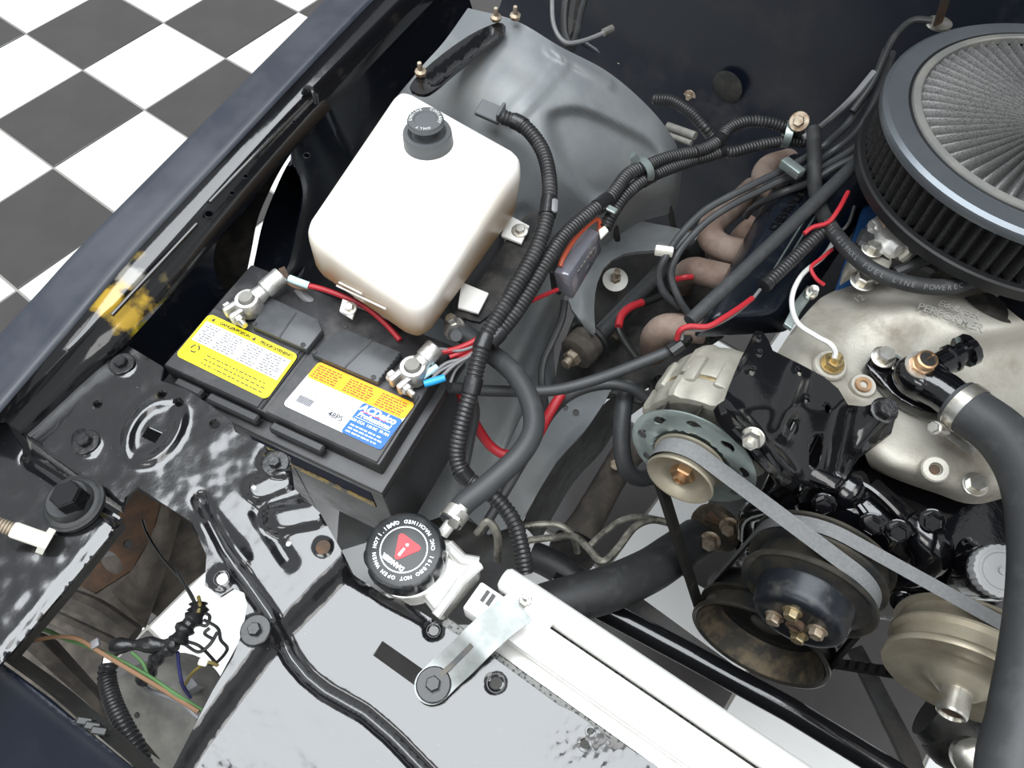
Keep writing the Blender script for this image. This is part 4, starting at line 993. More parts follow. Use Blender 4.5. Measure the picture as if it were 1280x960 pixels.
# ------------------------------------------------------------------ alternator
alt = thing('alternator', 'cast aluminium alternator with galvanised fan disc behind the drive belt', 'alternator', C_ALT - V(0, -0.05, 0.07))
AF = frame(C_ALT, EA, EX)                                   # local z towards the rear
def lug(a, r, z): return r + (0.004 if (a * 4 / PI) % 1 < 0.22 else 0)
m = MB(); m.lathe([(0.056, 0.022), (0.0615, 0.023), (0.0640, 0.028), (0.0640, 0.050), (0.0625, 0.052)], AF, 64, lobes=lug); m.lathe([(0.030, 0.022), (0.056, 0.022)], AF, 40, caps=False); m.build('drive_housing', 'alternator_cast', alt, angle=30)
m = MB(); m.lathe([(0.0622, 0.052), (0.0632, 0.053), (0.0632, 0.0555), (0.0622, 0.0565)], AF, 48); m.build('stator_band', 'gold_zinc', alt)
m = MB(); m.lathe([(0.0632, 0.0565), (0.0645, 0.060), (0.0630, 0.090), (0.0570, 0.103), (0.0500, 0.112), (0.030, 0.118), (0.0, 0.118)], AF, 64, lobes=lug); m.build('rear_housing', 'alternator_cast', alt, angle=30)
for a in (95, 125, 160):
    m = MB(); r = math.radians(a); m.box(AF @ Matrix.Rotation(-r, 4, 'Z') @ Matrix.Translation((0.0635, 0, 0.062)), (0.009, 0.016, 0.036), 0.003, 2); m.build('housing_lug', 'alternator_cast', alt)
m = MB(); e0 = P(944, 551, .905); m.hexa([P(936, 560, .885), P(958, 566, .885), P(964, 548, .885), P(944, 542, .885), P(934, 550, .934), P(948, 555, .934), P(952, 545, .934), P(940, 541, .934)], 0.003, 2); m.build('adjuster_ear', 'alternator_cast', alt)
def tear(a, r):
    out = []; base = [(0.0, -0.0055), (0.0042, -0.002), (0.0052, 0.002), (0.003, 0.0055), (-0.001, 0.0075), (-0.0015, 0.004), (-0.0035, 0.001), (-0.0035, -0.003)]
    for x, y in base:
        ang = a + y / r * 1.3; rr = r + x * 1.1; out.append((rr * math.cos(ang), rr * math.sin(ang)))
    return out
m = MB(); fr = 0.0655
def disc_relief(u, v):
    r = math.hypot(u, v); return -0.004 * (1 - sstep(r, 0.036, 0.040)) + 0.0016 * math.exp(-((r - 0.041) / 0.002) ** 2) - 0.001 * sstep(r, 0.062, 0.0655)
sheet(m, circle2(0, 0, fr, 64), [circle2(0, 0, 0.014, 20)] + [smoothpoly(tear(2 * PI * k / 9 + 0.3, 0.0535), 2) for k in range(9)], lambda u, v: (AF @ V(u, v, 0), EN), 0.0045, 0.0016, disc_relief)
fan = m.build('fan_disc', 'galvanised', alt, angle=40)
for k in range(10):
    m = MB(); a = 2 * PI * k / 10; m.box(AF @ Matrix.Rotation(a, 4, 'Z') @ Matrix.Translation((0.050, 0, 0.011)) @ Matrix.Rotation(0.6, 4, 'Z'), (0.024, 0.0016, 0.019)); m.build('fan_blade', 'pulley_dark', fan)
FF = eframe(C_ALT)                                          # local z forward
m = MB(); m.lathe([(0.026, 0.001), (0.0375, 0.002), (0.0378, 0.0045), (0.0318, 0.0052), (0.0318, 0.0248), (0.0342, 0.0265), (0.0350, 0.0285), (0.0335, 0.0300), (0.0310, 0.0290), (0.0260, 0.0215), (0.0210, 0.0185), (0.0, 0.0180)], FF, 48); pul = m.build('pulley', 'pulley_cream', alt)
m = MB(); m.hexhead(FF @ Matrix.Translation((0, 0, 0.018)), 0.0125, 0.008); m.lathe([(0.0065, 0.024), (0.0065, 0.030), (0.0045, 0.031), (0.0040, 0.027), (0, 0.027)], FF, 14); m.build('pulley_nut', 'copper', pul)

# ------------------------------------------------------------------ pulleys
wp = thing('water_pump_pulley', 'blue-black water pump pulley with five bolts and stacked grooves', 'pulley', C_WP - V(0, 0, 0.07))
WF = eframe(C_WP)
m = MB(); m.lathe([(0.046, 0.004), (0.0600, -0.001), (0.0655, 0.0015), (0.0672, 0.0005), (0.0672, -0.002), (0.0665, -0.0045), (0.0597, -0.0052), (0.0597, -0.0243), (0.0665, -0.0252), (0.0690, -0.0265), (0.0690, -0.0295), (0.0647, -0.0306), (0.0647, -0.0470), (0.0705, -0.0482), (0.0705, -0.051), (0.068, -0.053), (0.02, -0.054)], WF, 56); m.build('grooved_rim', 'pulley_dark', wp)
m = MB(); m.lathe([(0.0600, -0.001), (0.0540, -0.006), (0.0500, -0.004), (0.0475, 0.004), (0.0460, 0.022), (0.0440, 0.029), (0.0400, 0.0325), (0.0330, 0.0335), (0.0300, 0.0325), (0.0, 0.0325)], WF, 56); hubp = m.build('drum', 'pulley_blue_black', wp)
for k in range(4):
    a = PI / 2 * k + 0.5; p = WF @ V(0.021 * math.cos(a), 0.021 * math.sin(a), 0.0325); bolt('hub_bolt', p, EN, 0.0072, 0.007, 'gold_zinc' if k % 2 else 'bolt_dirty', wp, washer=0.0095, twist=k)
m = MB(); m.lathe([(0.009, 0.032), (0.009, 0.038), (0.006, 0.039), (0.006, 0.034), (0, 0.034)], WF, 18); m.build('shaft_end', 'rust_brown', wp)
cr = thing('crank_pulley', 'deep brown-rimmed crankshaft pulley hanging lowest under the drum', 'pulley', C_CR - V(0, 0, 0.09))
CF = eframe(C_CR)
m = MB(); m.lathe([(0.0, -0.040), (0.050, -0.040), (0.0610, -0.036), (0.0700, -0.020), (0.0760, -0.002), (0.0800, 0.001), (0.0824, 0.000), (0.0828, -0.003), (0.0822, -0.0045), (0.0752, -0.0052), (0.0752, -0.0243), (0.0822, -0.0252), (0.0825, -0.0275), (0.0822, -0.0298), (0.0752, -0.0306), (0.0752, -0.0470), (0.0824, -0.0482), (0.081, -0.052), (0.03, -0.053)], CF, 64); m.build('pulley_rim', 'pulley_dark', cr)
m = MB(); m.lathe([(0.0605, -0.0350), (0.0692, -0.0195), (0.0750, -0.0015), (0.0757, -0.001)], CF, 64, caps=False); m.build('worn_wall', 'pulley_worn', cr)
m = MB(); m.lathe([(0.0560, -0.0388), (0.0, -0.0388)], CF, 48, caps=False); m.build('web_floor', 'rubber', cr)
m = MB(); m.lathe([(0.020, -0.040), (0.020, -0.030), (0.016, -0.028), (0, -0.028)], CF, 24); m.build('hub', 'pulley_dark', cr)
ps = thing('steering_pump_pulley', 'cream metal power steering pulley with protruding hub', 'pulley', C_PS - V(0, 0, 0.07))
PF = eframe(C_PS)
m = MB(); m.lathe([(0.0, 0.010), (0.013, 0.010), (0.020, 0.008), (0.026, 0.001), (0.034, -0.003), (0.046, -0.002), (0.052, 0.001), (0.060, 0.000), (0.0685, 0.000), (0.0695, -0.002), (0.0690, -0.006), (0.0650, -0.010), (0.0650, -0.023), (0.0690, -0.027), (0.0690, -0.0295), (0.0627, -0.0306), (0.0627, -0.0470), (0.0690, -0.0482), (0.068, -0.052), (0.02, -0.053)], PF, 56); m.build('pulley_disc', 'pulley_cream', ps)
m = MB(); m.lathe([(0.0135, 0.008), (0.0135, 0.032), (0.0120, 0.034), (0.0105, 0.034), (0.0095, 0.030), (0.0, 0.028)], PF, 28); hb = m.build('hub', 'zinc', ps)
m = MB(); m.lathe([(0.0092, 0.0305), (0.0, 0.031)], PF, 20); m.build('hub_bore', 'rust_brown', hb)

# belts: one round alternator, pump and crank; one round pump, steering pump and crank
belt('drive_belt', [(C_ALT, 0.0355), (C_WP, 0.0635), (C_CR, 0.0790)], -0.0150, 0.0185, ['belt_grey', 'belt_black'], 'grey drive belt running from the alternator over the pump pulley')
belt('drive_belt', [(C_WP, 0.0685), (C_PS, 0.0665), (C_CR, 0.0790)], -0.0150 + 0.0240, 0.0150, ['belt_grey', 'belt_black'], 'grey cogged belt running to the cream steering pump pulley', True)

# ------------------------------------------------------------------ water pump body, timing cover, block
pump = thing('water_pump', 'lumpy gloss black water pump casting behind the pulleys', 'water pump', C_WP + EA * 0.06 - V(0, 0, 0.1))
m = MB(); m.lathe([(0.024, -0.056), (0.026, -0.075), (0.045, -0.085), (0.050, -0.095), (0.048, -0.12), (0.02, -0.125)], WF, 32); m.build('nose', 'engine_black', pump)
def blob(mb, c, r, sx=1, sy=1, sz=1, seed=0, amp=0.15):
    bm = bmesh.new(); bmesh.ops.create_icosphere(bm, subdivisions=3, radius=1)
    for v in bm.verts:
        k = 1 + amp * noise.noise(v.co * 1.6 + V(seed, seed * 2, 0)); v.co = Vector((v.co.x * sx, v.co.y * sy, v.co.z * sz)) * (k * r)
    mb.bm(bm, Matrix.Translation(c)); return mb
m = MB(); m.tube(crom([P(1045, 600, .83), P(1085, 640, .81), P(1130, 690, .79), P(1150, 720, .77)], 6), [0.020 + 0.006 * math.sin(i * 0.9) for i in range(19)], 14); m.build('right_arm', 'engine_black', pump)
m = MB(); m.tube(crom([P(1002, 640, .79), P(988, 655, .75), P(992, 690, .69)], 6), 0.020, 14); m.build('left_arm', 'engine_black', pump)
m = MB(); m.hexa([P(1060, 640, .80), P(1110, 690, .80), P(1150, 650, .80), P(1090, 600, .80), P(1068, 625, .835), P(1120, 672, .83), P(1150, 640, .83), P(1095, 595, .835)], 0.006, 2); m.build('housing_top', 'engine_black', pump)
m = MB(); m.tube(crom([P(1138, 655, .815), P(1154, 668, .818), P(1164, 690, .81), P(1156, 712, .79)], 5), [0.019, 0.0195, 0.020, 0.0205, 0.021, 0.0215, 0.022, 0.022, 0.0215, 0.021, 0.0205, 0.020, 0.019, 0.018, 0.016, 0.014], 14); m.build('outlet', 'engine_black', pump)
for (x, y, z) in ((1030, 630, .835), (1122, 663, .84), (1165, 650, .85), (1128, 752, .765), (1090, 655, .84)): bolt('pump_bolt', P(x, y, z), EN + V(0, 0, 0.8), 0.0085, 0.008, 'engine_black', pump, washer=0.012)
for k, q in enumerate(([(1062, 598, .84), (1090, 612, .845), (1120, 640, .84), (1140, 668, .83)], [(1055, 610, .83), (1080, 640, .83), (1095, 665, .82)])):
    m = MB(); m.tube(path(q, 6), 0.004, 8); m.build('casting_rib', 'engine_black', pump)
blk = thing('engine_block', 'gloss black engine front with timing cover below the intake', 'engine block', C_CR + EA * 0.2 - V(0, 0, 0.12))
BF = frame(C_WP + EA * 0.095, EN, EX)
m = MB(); m.prism([(-0.07, 0.0), (-0.05, 0.02), (0.10, 0.02), (0.17, 0.0), (0.17, -0.06), (0.10, -0.16), (0.06, -0.30), (-0.05, -0.30), (-0.065, -0.16), (-0.08, -0.03)], BF @ Matrix.Translation((0, 0, -0.50)), 0.50, 0.006); m.build('block_casting', 'engine_black', blk)
m = MB(); m.lathe([(0.070, 0.0), (0.068, 0.012), (0.058, 0.020), (0.04, 0.024), (0, 0.024)], frame(C_CR + EA * 0.110, EN, EX), 40); m.build('timing_cover', 'engine_black', blk)
m = MB(); m.tube(crom([P(968, 632, .76), P(940, 642, .71), P(935, 668, .66)], 5), [0.014] * 11, 12); m.build('side_boss', 'engine_black', blk)
m = MB(); m.box(frame((0.06, 0.72, 0.38), -EA, EX), (0.24, 0.24, 0.48), 0.02, 2); m.build('unseen_oil_pan', 'dirty_black', blk)  # unseen sump, added to darken the gap beneath the engine
# rusty bolts of the motor mount left of the pulleys
mm = thing('motor_mount', 'rusty mount flange with two worn bolts beside the belt', 'engine mount', P(905, 665, 0.62))
m = MB(); m.lathe([(0.034, -0.008), (0.034, 0.0), (0.028, 0.004), (0.012, 0.004), (0, 0.004)], frame(P(893, 662, .62), EN + V(-0.2, 0, 0.3)), 30); m.build('flange', 'pulley_worn', mm)
m = MB(); m.tube(path([(884, 643, .635), (905, 652, .635), (930, 668, .63), (955, 682, .62)], 4), 0.010, 10); m.build('lug_bar', 'rust_brown', mm)
for (x, y) in ((888, 676), (912, 658)): bolt('mount_bolt', P(x, y, .642), EN + V(0, 0, 0.7), 0.0095, 0.012, 'bolt_dirty', mm, washer=0.013)

# ------------------------------------------------------------------ alternator bracket
brk = thing('alternator_bracket', 'gloss black stamped alternator bracket with drilled holes and slot', 'bracket', P(1010, 580, 0.85))
def brk_z(u, v):
    z = 0.970 - 0.00042 * (v - 412) - 0.00012 * (u - 940)
    z -= 0.00028 * max(0, v - 510)
    z += 0.032 * sstep(1020 - u, 0, 115)
    d = segdist(u, v, 905, 500, 990, 592); z += 0.006 * math.exp(-(d / 8) ** 2)
    d = segdist(u, v, 1000, 470, 975, 540); z += 0.005 * math.exp(-(d / 12) ** 2)
    d = segdist(u, v, 1060, 515, 1045, 590); z -= 0.010 * math.exp(-(d / 10) ** 2)
    d = segdist(u, v, 1112, 512, 1072, 560); z += 0.006 * math.exp(-(d / 9) ** 2)
    d = segdist(u, v, 920, 460, 940, 420); z += 0.003 * math.exp(-(d / 6) ** 2)
    return z
bo_ = [(944, 413), (953, 414), (960, 424), (966, 438), (1000, 455), (1030, 471), (1048, 486), (1060, 506), (1080, 508), (1096, 503), (1112, 508), (1119, 524), (1114, 542), (1096, 556), (1074, 572), (1062, 590), (1052, 606), (1030, 610), (1004, 604), (984, 590), (950, 556), (915, 520), (904, 504), (911, 484), (925, 450)]
bh = [circle2(948, 424, 4), circle2(949, 443, 3.6), circle2(940, 465, 3.6, sy=1.3), circle2(1000, 466, 3, sy=1.3), circle2(1009, 501, 3.2, sy=1.3), circle2(1035, 510, 4, sy=1.6), circle2(993, 534, 5.5, sy=1.7), circle2(1020, 565, 8, 20, sy=2.9, rot=0.2)]
m = MB(); sheet(m, bo_, bh, at_z(brk_z), 5, 0.004); m.build('bracket_plate', 'black_gloss', brk, angle=70)
m = MB(); lipt = crom([P(x, y, brk_z(x, y)) for x, y in ((906, 500), (915, 520), (950, 556), (984, 590), (1004, 604))], 5)
rows = [lipt, [p + V(-0.003, -0.006, -0.003) for p in lipt], [p + V(-0.004, -0.008, -0.012) for p in lipt]]; m.grid(rows)
m.tube(crom([P(901, 508, .950), P(908, 526, .945), P(940, 560, .934), P(965, 588, .906), P(985, 600, .880)], 5), 0.004, 8); m.build('adjuster_lip', 'black_gloss', brk)
bolt('adjuster_bolt', P(941, 547, .940), EN + V(0, 0, 0.5), 0.0085, 0.010, 'zinc', brk, washer=0.011, shank=0.004)
bolt('pivot_bolt', P(1105, 513, brk_z(1105, 513) + 0.001), (0.1, -0.2, 1), 0.0105, 0.010, 'bolt_black', brk, washer=0.013)
m = MB(); m.tube([P(945, 548, .935), P(962, 575, .915), P(975, 602, .88)], 0.005, 8); m.build('adjuster_stud', 'engine_black', brk)
m = MB(); m.hexa([P(987, 598, .842), P(1047, 622, .842), P(1062, 604, .842), P(1010, 578, .842), P(990, 592, .86), P(1045, 612, .86), P(1058, 598, .86), P(1012, 580, .87)], 0.004, 2); m.build('bracket_foot', 'engine_black', brk)

# ------------------------------------------------------------------ intake manifold
man = thing('intake_manifold', 'dull cast aluminium intake manifold with raised lettering', 'intake manifold', P(1150, 480, 0.8))
IM = [[(955, 470, .835), (985, 420, .845), (1018, 380, .85), (1040, 365, .845), (1090, 345, .84), (1150, 325, .84)],
      [(978, 478, .875), (1010, 440, .875), (1040, 405, .868), (1075, 378, .872), (1140, 358, .875), (1200, 350, .872)],
      [(1010, 478, .878), (1045, 455, .872), (1075, 420, .878), (1120, 392, .895), (1175, 378, .902), (1245, 375, .90)],
      [(1040, 500, .878), (1075, 480, .874), (1105, 455, .872), (1150, 430, .880), (1205, 412, .898), (1285, 405, .898)],
      [(1070, 530, .876), (1100, 510, .874), (1140, 490, .868), (1195, 460, .862), (1250, 440, .868), (1330, 430, .87)],
      [(1078, 556, .868), (1112, 545, .870), (1160, 530, .868), (1215, 505, .860), (1270, 475, .855), (1350, 460, .85)],
      [(1082, 570, .845), (1118, 580, .862), (1165, 578, .868), (1220, 565, .866), (1275, 530, .86), (1360, 500, .85)],
      [(1086, 580, .815), (1120, 592, .840), (1168, 604, .850), (1215, 612, .852), (1265, 600, .85), (1370, 560, .84)],
      [(1090, 586, .79), (1122, 600, .81), (1168, 616, .815), (1215, 630, .815), (1265, 620, .81), (1380, 590, .80)]]
def man_relief(u, v):
    d = 0.005 * math.exp(-(segdist(u, v, 1170, 440, 1280, 400) / 16) ** 2)
    d += 0.004 * math.exp(-(math.hypot(u - 1040, v - 452) / 15) ** 4) + 0.004 * math.exp(-(math.hypot(u - 1080, v - 482) / 14) ** 4) + 0.003 * math.exp(-(segdist(u, v, 970, 470, 1100, 520) / 10) ** 2)
    d += 0.004 * math.exp(-(math.hypot(u - 1222, v - 608) / 14) ** 4)
    d += 0.005 * math.exp(-(segdist(u, v, 1205, 545, 1270, 520) / 9) ** 2)
    return d
m = MB(); patch(m, IM, 10, 8, man_relief); mb_o = m.build('casting', 'cast_aluminium', man, angle=70)
m = MB(); c = P(1166, 588, .868); m.lathe([(0.014, -0.01), (0.013, 0.008), (0.0115, 0.0095), (0.0065, 0.0095), (0.0055, 0.005), (0, 0.005)], frame(c, (0.0, -0.35, 1)), 24); m.build('boss', 'cast_aluminium', man)
m = MB(); m.lathe([(0.0052, 0.0055), (0, 0.006)], frame(c, (0.0, -0.35, 1)), 14); m.build('boss_hole', 'rust_brown', man)
bolt('manifold_bolt', P(1219, 606, .862), (0, -0.2, 1), 0.0085, 0.008, 'zinc', man, washer=0.012)
m = MB(); m.ring([(0.0042, 0), (0.0085, 0), (0.0080, 0.0025), (0.0045, 0.0025)], frame(P(1079, 481, .8825), (0.05, -0.1, 1)), 18); m.build('allen_plug', 'copper', man)
m = MB(); m.lathe([(0.0175, -0.012), (0.0175, -0.001), (0.016, 0.001), (0, 0.001)], frame(P(1038, 456, .882), (0.05, -0.1, 1)), 28); m.lathe([(0.0132, -0.010), (0.0132, 0.0), (0.0122, 0.0015), (0, 0.0015)], frame(P(1079, 482, .880), (0.05, -0.1, 1)), 28); m.build('machined_pad', 'cast_aluminium', man)
TM = frame(P(1190, 392, .9105), (-0.10, -0.30, 1), P(1240, 416, .905) - P(1142, 370, .912))
m = MB(); text_shape(m, 'PERFORMER', TM @ Matrix.Translation((0, -0.005, 0)), 0.0125, 0.0007, bold=0.0002, spacing=0.95); text_shape(m, 'Edelbrock', TM @ Matrix.Translation((0.004, 0.0065, 0)), 0.0105, 0.0007, spacing=0.95, shear=0.2); m.build('raised_lettering', 'cast_grey', man)
m = MB(); text_shape(m, '12', frame(P(1074, 374, .8795), (0, -0.2, 1), P(1100, 360, .88) - P(1060, 380, .88)), 0.011, 0.0006); m.build('cast_number', 'cast_aluminium', man)
m = MB(); patch(m, [[(1205, 372, .905), (1235, 366, .905), (1258, 380, .905)], [(1220, 385, .906), (1245, 388, .906), (1262, 398, .905)], [(1240, 396, .906), (1254, 402, .906), (1264, 404, .905)]], 4, 4); m.build('recess_shade', 'dirty_black', man)  # flat dark patch painting the shade of a recess on the casting
# temperature sender with white lead
sn = thing('temperature_sender', 'brass temperature sender with white wire on the manifold', 'sensor', P(1040, 456, .88))
SFm = frame(P(1040, 455, .884), (0.05, -0.1, 1))
m = MB(); m.lathe([(0.0, 0), (0.0125, 0), (0.0125, 0.002), (0.0, 0.002)], SFm, 20); m.hexhead(SFm @ Matrix.Translation((0, 0, 0.002)), 0.0105, 0.008); m.lathe([(0.0055, 0.01), (0.005, 0.018), (0.003, 0.02), (0, 0.02)], SFm, 14); m.build('brass_body', 'brass', sn)
m = MB(); m.tube(path([(1046, 295, .86), (1030, 320, .875), (1003, 343, .885), (990, 372, .89), (996, 402, .897), (1020, 420, .905), (1038, 430, .912), (1044, 440, .907), (1043, 447, .902)], 6), 0.0028, 8); m.build('lead', 'wire_white', sn)
# thermostat housing
th = thing('thermostat_housing', 'gloss black thermostat housing with a brass threaded sensor', 'thermostat housing', P(1140, 480, .87))
m = MB(); m.prism([(p.x, p.y) for p in [P(x, y, .892) for x, y in smoothpoly([(1084, 452), (1100, 438), (1122, 442), (1160, 470), (1190, 495), (1192, 512), (1170, 515), (1142, 505), (1117, 489), (1099, 469)], 2)]], Matrix.Translation((0, 0, .874)), 0.015, 0.003); m.build('base_flange', 'engine_black', th)
m = MB(); m.prism([(p.x, p.y) for p in [P(x, y, .878) for x, y in smoothpoly([(1082, 456), (1098, 436), (1122, 440), (1162, 470), (1194, 497), (1195, 514), (1168, 519), (1140, 509), (1114, 493), (1096, 472)], 2)]], Matrix.Translation((0, 0, .868)), 0.0065); m.build('gasket', 'galvanised', th)
m = MB(); blob(m, P(1152, 472, .905), 0.028, 1.0, 0.9, 0.75, 3, 0.12); m.tube([P(1150, 474, .905), P(1180, 490, .910), P(1202, 506, .914)], [0.020, 0.0195, 0.019], 20); m.build('dome', 'engine_black', th)
m = MB(); e0, e1 = P(1170, 458, .912), P(1212, 436, .918); ed = (e1 - e0).normalized(); L = (e1 - e0).length
m.lathe([(0.013, 0), (0.013, L * 0.35), (0.015, L * 0.4), (0.015, L * 0.5), (0.011, L * 0.55), (0.011, L * 0.8), (0.017, L * 0.82), (0.017, L), (0, L)], frame(e0, ed), 12); m.build('bypass_port', 'engine_black', th)
SB = frame(P(1153, 455, .927), (0.08, -0.12, 1))
m = MB(); m.lathe([(0.0, -0.004), (0.0150, -0.004), (0.0150, -0.002), (0.0, -0.002)], SB, 24); m.build('sensor_washer', 'zinc', th)
m = MB(); m.hexhead(SB @ Matrix.Translation((0, 0, -0.002)), 0.0115, 0.005); q = []; m.lathe([(0.0095, 0.003), (0.0100, 0.005), (0.0092, 0.006), (0.0100, 0.008), (0.0092, 0.009), (0.0098, 0.011), (0.0080, 0.012), (0.0075, 0.010)], SB, 22); sb_o = m.build('brass_sensor', 'copper', th)
m = MB(); m.lathe([(0.0078, 0.0105), (0.0, 0.0108)], SB, 18); m.build('sensor_core', 'wire_black', sb_o)
m = MB(); m.tube([SB @ V(0, 0.001, 0.010), SB @ V(0.0005, 0.001, 0.019)], 0.0011, 8); m.build('sensor_pin', 'copper', sb_o)
bolt('housing_bolt', P(1104, 447, .895), (0.05, -0.1, 1), 0.0095, 0.009, 'zinc', th, washer=0.0125)
# upper radiator hose with clamp
uh = thing('radiator_hose', 'thick black upper radiator hose clamped to the thermostat housing', 'hose', P(1270, 800, .85))
m = MB(); m.tube(crom([P(*c) for c in ((1196, 503, .916), (1215, 516, .921), (1254, 546, .93), (1286, 598, .937), (1299, 670, .94), (1299, 750, .938), (1290, 830, .932), (1278, 900, .926), (1266, 990, .918))] + [RM @ V(0.405, 0.055, -0.001), RM @ V(0.405, 0.014, -0.008)], 8), 0.0235, 28); m.build('hose_body', 'rubber_hose', uh)
cd = (P(1222, 521, .922) - P(1196, 503, .916)).normalized()
m = MB(); m.ring([(0.0236, -0.006), (0.0246, -0.006), (0.0246, 0.006), (0.0236, 0.006)], frame(P(1207, 510, .919), cd), 36); hc = m.build('hose_clamp', 'zinc', uh)
m = MB(); cw = P(1173, 536, .905); m.lathe([(0.0065, -0.012), (0.0065, 0.008), (0.0, 0.008)], frame(cw, (-0.5, -0.6, 0.6)), 12); m.hexhead(frame(cw + V(-0.5, -0.6, 0.6).normalized() * 0.008, (-0.5, -0.6, 0.6)), 0.0055, 0.005)
m.strip(crom([P(1185, 542, .90), P(1200, 553, .895), P(1218, 566, .89)], 4), V(0, -0.3, 1), 0.008, 0.001); m.build('clamp_screw', 'zinc', hc)

# ------------------------------------------------------------------ air cleaner
ac = thing('air_cleaner', 'round open-element air cleaner with pleated lid on the engine', 'air filter', (0.0545, 0.832, 0.945))
AC = V(0.0545, 0.834, 0.0); ZT, ZB = 1.023, 0.950
m = MB(); m.ring([(0.1435, ZT), (0.1435, ZT + 0.0015), (0.1500, ZT + 0.002), (0.1720, ZT + 0.001), (0.1765, ZT - 0.002), (0.1775, ZT - 0.006), (0.1765, ZT - 0.012), (0.170, ZT - 0.013), (0.170, ZT - 0.006), (0.150, ZT - 0.002)], Matrix.Translation(AC), 96); m.build('lid_ring', 'filter_ring', ac, angle=30)
m = MB(); m.ring([(0.1395, ZT - 0.003), (0.1395, ZT + 0.004), (0.1410, ZT + 0.005), (0.1475, ZT + 0.004), (0.1485, ZT + 0.0015), (0.1485, ZT - 0.003)], Matrix.Translation(AC), 96); m.build('inner_ring', 'filter_rim', ac)
m = MB(); m.ring([(0.1490, ZT + 0.0022), (0.1515, ZT + 0.0028), (0.1520, ZT + 0.0018)], Matrix.Translation(AC), 96); m.build('seal_bead', 'filter_black', ac)
NP = 62
def top_pleats():
    vs = []; fs = []; rr = [0.022, 0.05, 0.08, 0.11, 0.1375, 0.1405]; k = NP * 8
    for r in rr:
        for i in range(k):
            a = 2 * PI * i / k; h = (0.5 + 0.5 * math.cos(a * NP)); h = h ** 0.8
            z = ZT + 0.0035 - 0.016 * (1 - h) * sstep(r, 0.0, 0.06) - (0.006 if r > 0.139 else 0) - 0.004 * (1 - sstep(r, 0.02, 0.05))
            vs.append(AC + V(r * math.cos(a), r * math.sin(a), z))
    for j in range(len(rr) - 1):
        for i in range(k): fs.append((j * k + i, j * k + (i + 1) % k, (j + 1) * k + (i + 1) % k, (j + 1) * k + i))
    return vs, fs
m = MB(); m.add(*top_pleats()); m.build('pleated_top', 'filter_mesh_top', ac, angle=60)
m = MB(); m.lathe([(0.024, ZT - 0.004), (0.024, ZT + 0.004), (0.020, ZT + 0.006), (0.006, ZT + 0.006), (0.006, ZT + 0.016), (0, ZT + 0.016)], Matrix.Translation(AC), 24); m.build('center_nut', 'filter_ring', ac)
def side_pleats():
    vs = []; fs = []; k = 84 * 8
    for z in (ZB + 0.006, ZB + 0.024, ZB + 0.044, ZT - 0.010):
        for i in range(k):
            a = 2 * PI * i / k; h = 0.5 + 0.5 * math.cos(a * 84); r = 0.1715 - 0.013 * (1 - h ** 0.8); vs.append(AC + V(r * math.cos(a), r * math.sin(a), z))
    for j in range(3):
        for i in range(k): fs.append((j * k + i, j * k + (i + 1) % k, (j + 1) * k + (i + 1) % k, (j + 1) * k + i))
    return vs, fs
m = MB(); m.add(*side_pleats()); m.build('pleated_side', 'filter_mesh_side', ac, angle=60)
m = MB(); m.ring([(0.05, ZB - 0.004), (0.05, ZB), (0.168, ZB + 0.002), (0.1705, ZB + 0.010), (0.1765, ZB + 0.010), (0.1785, ZB + 0.008), (0.1785, ZB - 0.004), (0.174, ZB - 0.006)], Matrix.Translation(AC), 96); m.build('base_pan', 'filter_black', ac, angle=30)
st_ = thing('hood_bracket', 'rusty flat bracket standing behind the air cleaner rim', 'bracket', P(1172, 28, 0.98))
m = MB(); m.strip([P(1172, 30, 1.0), P(1176, 18, 1.02), P(1181, 2, 1.045), P(1184, -14, 1.07)], EX + V(0, -1, 0), 0.010, 0.003); m.build('upright_strip', 'rust_brown', st_)
m = MB(); m.lathe([(0.0, 0), (0.015, 0), (0.015, 0.003), (0.0, 0.004)], frame(P(1173, 31, .995), (0, 0, 1)), 20); m.build('foot_washer', 'zinc', st_)

# carburettor and fuel fittings under the air cleaner
cb_ = thing('carburettor', 'dirty aluminium carburettor base peeking out under the air cleaner', 'carburettor', P(1110, 310, .86))
m = MB(); m.prism([(p.x, p.y) for p in [P(x, y, .90) for x, y in ((1056, 345), (1076, 332), (1092, 345), (1110, 340), (1130, 300), (1180, 320), (1260, 360), (1260, 250), (1130, 230), (1095, 290), (1062, 320))]], Matrix.Translation((0, 0, .878)), 0.024, 0.004); m.build('base_plate', 'cast_aluminium', cb_)
m = MB(); blob(m, P(1115, 305, .905), 0.024, 1, 1, 0.9, 5, 0.35); blob(m, P(1100, 285, .91), 0.014, 1, 1, 0.9, 9, 0.35); m.build('float_bowl', 'aluminium', cb_)
m = MB(); m.tube([P(1112, 262, .925), P(1118, 284, .92)], 0.010, 10); m.build('fuel_fitting', 'copper', cb_)
m = MB(); m.tube(path([(1120, 340, .91), (1150, 328, .92), (1180, 318, .925)], 4), 0.006, 8); m.build('vacuum_nipple', 'rubber', cb_)
for (x, y, r) in ((1090, 312, .008), (1078, 352, .009), (1082, 344, .007)): bolt('base_nut', P(x, y, .906), (0, 0, 1), r, 0.008, 'zinc', cb_, washer=r * 1.5)
m = MB(); m.lathe([(0.0065, 0), (0.0065, 0.02), (0, 0.02)], frame(P(1130, 322, .91), (0.2, -0.2, 1)), 10); m.build('idle_screw', 'zinc', cb_)
m = MB(); m.box(frame(P(1120, 318, .90), (0, 0, 1), EX), (0.09, 0.03, 0.02), 0.004, 1); m.build('throttle_lever', 'rubber', cb_)
hd = thing('cylinder_head', 'blue painted cylinder head strip beside the valve cover', 'cylinder head', P(1075, 320, .80))
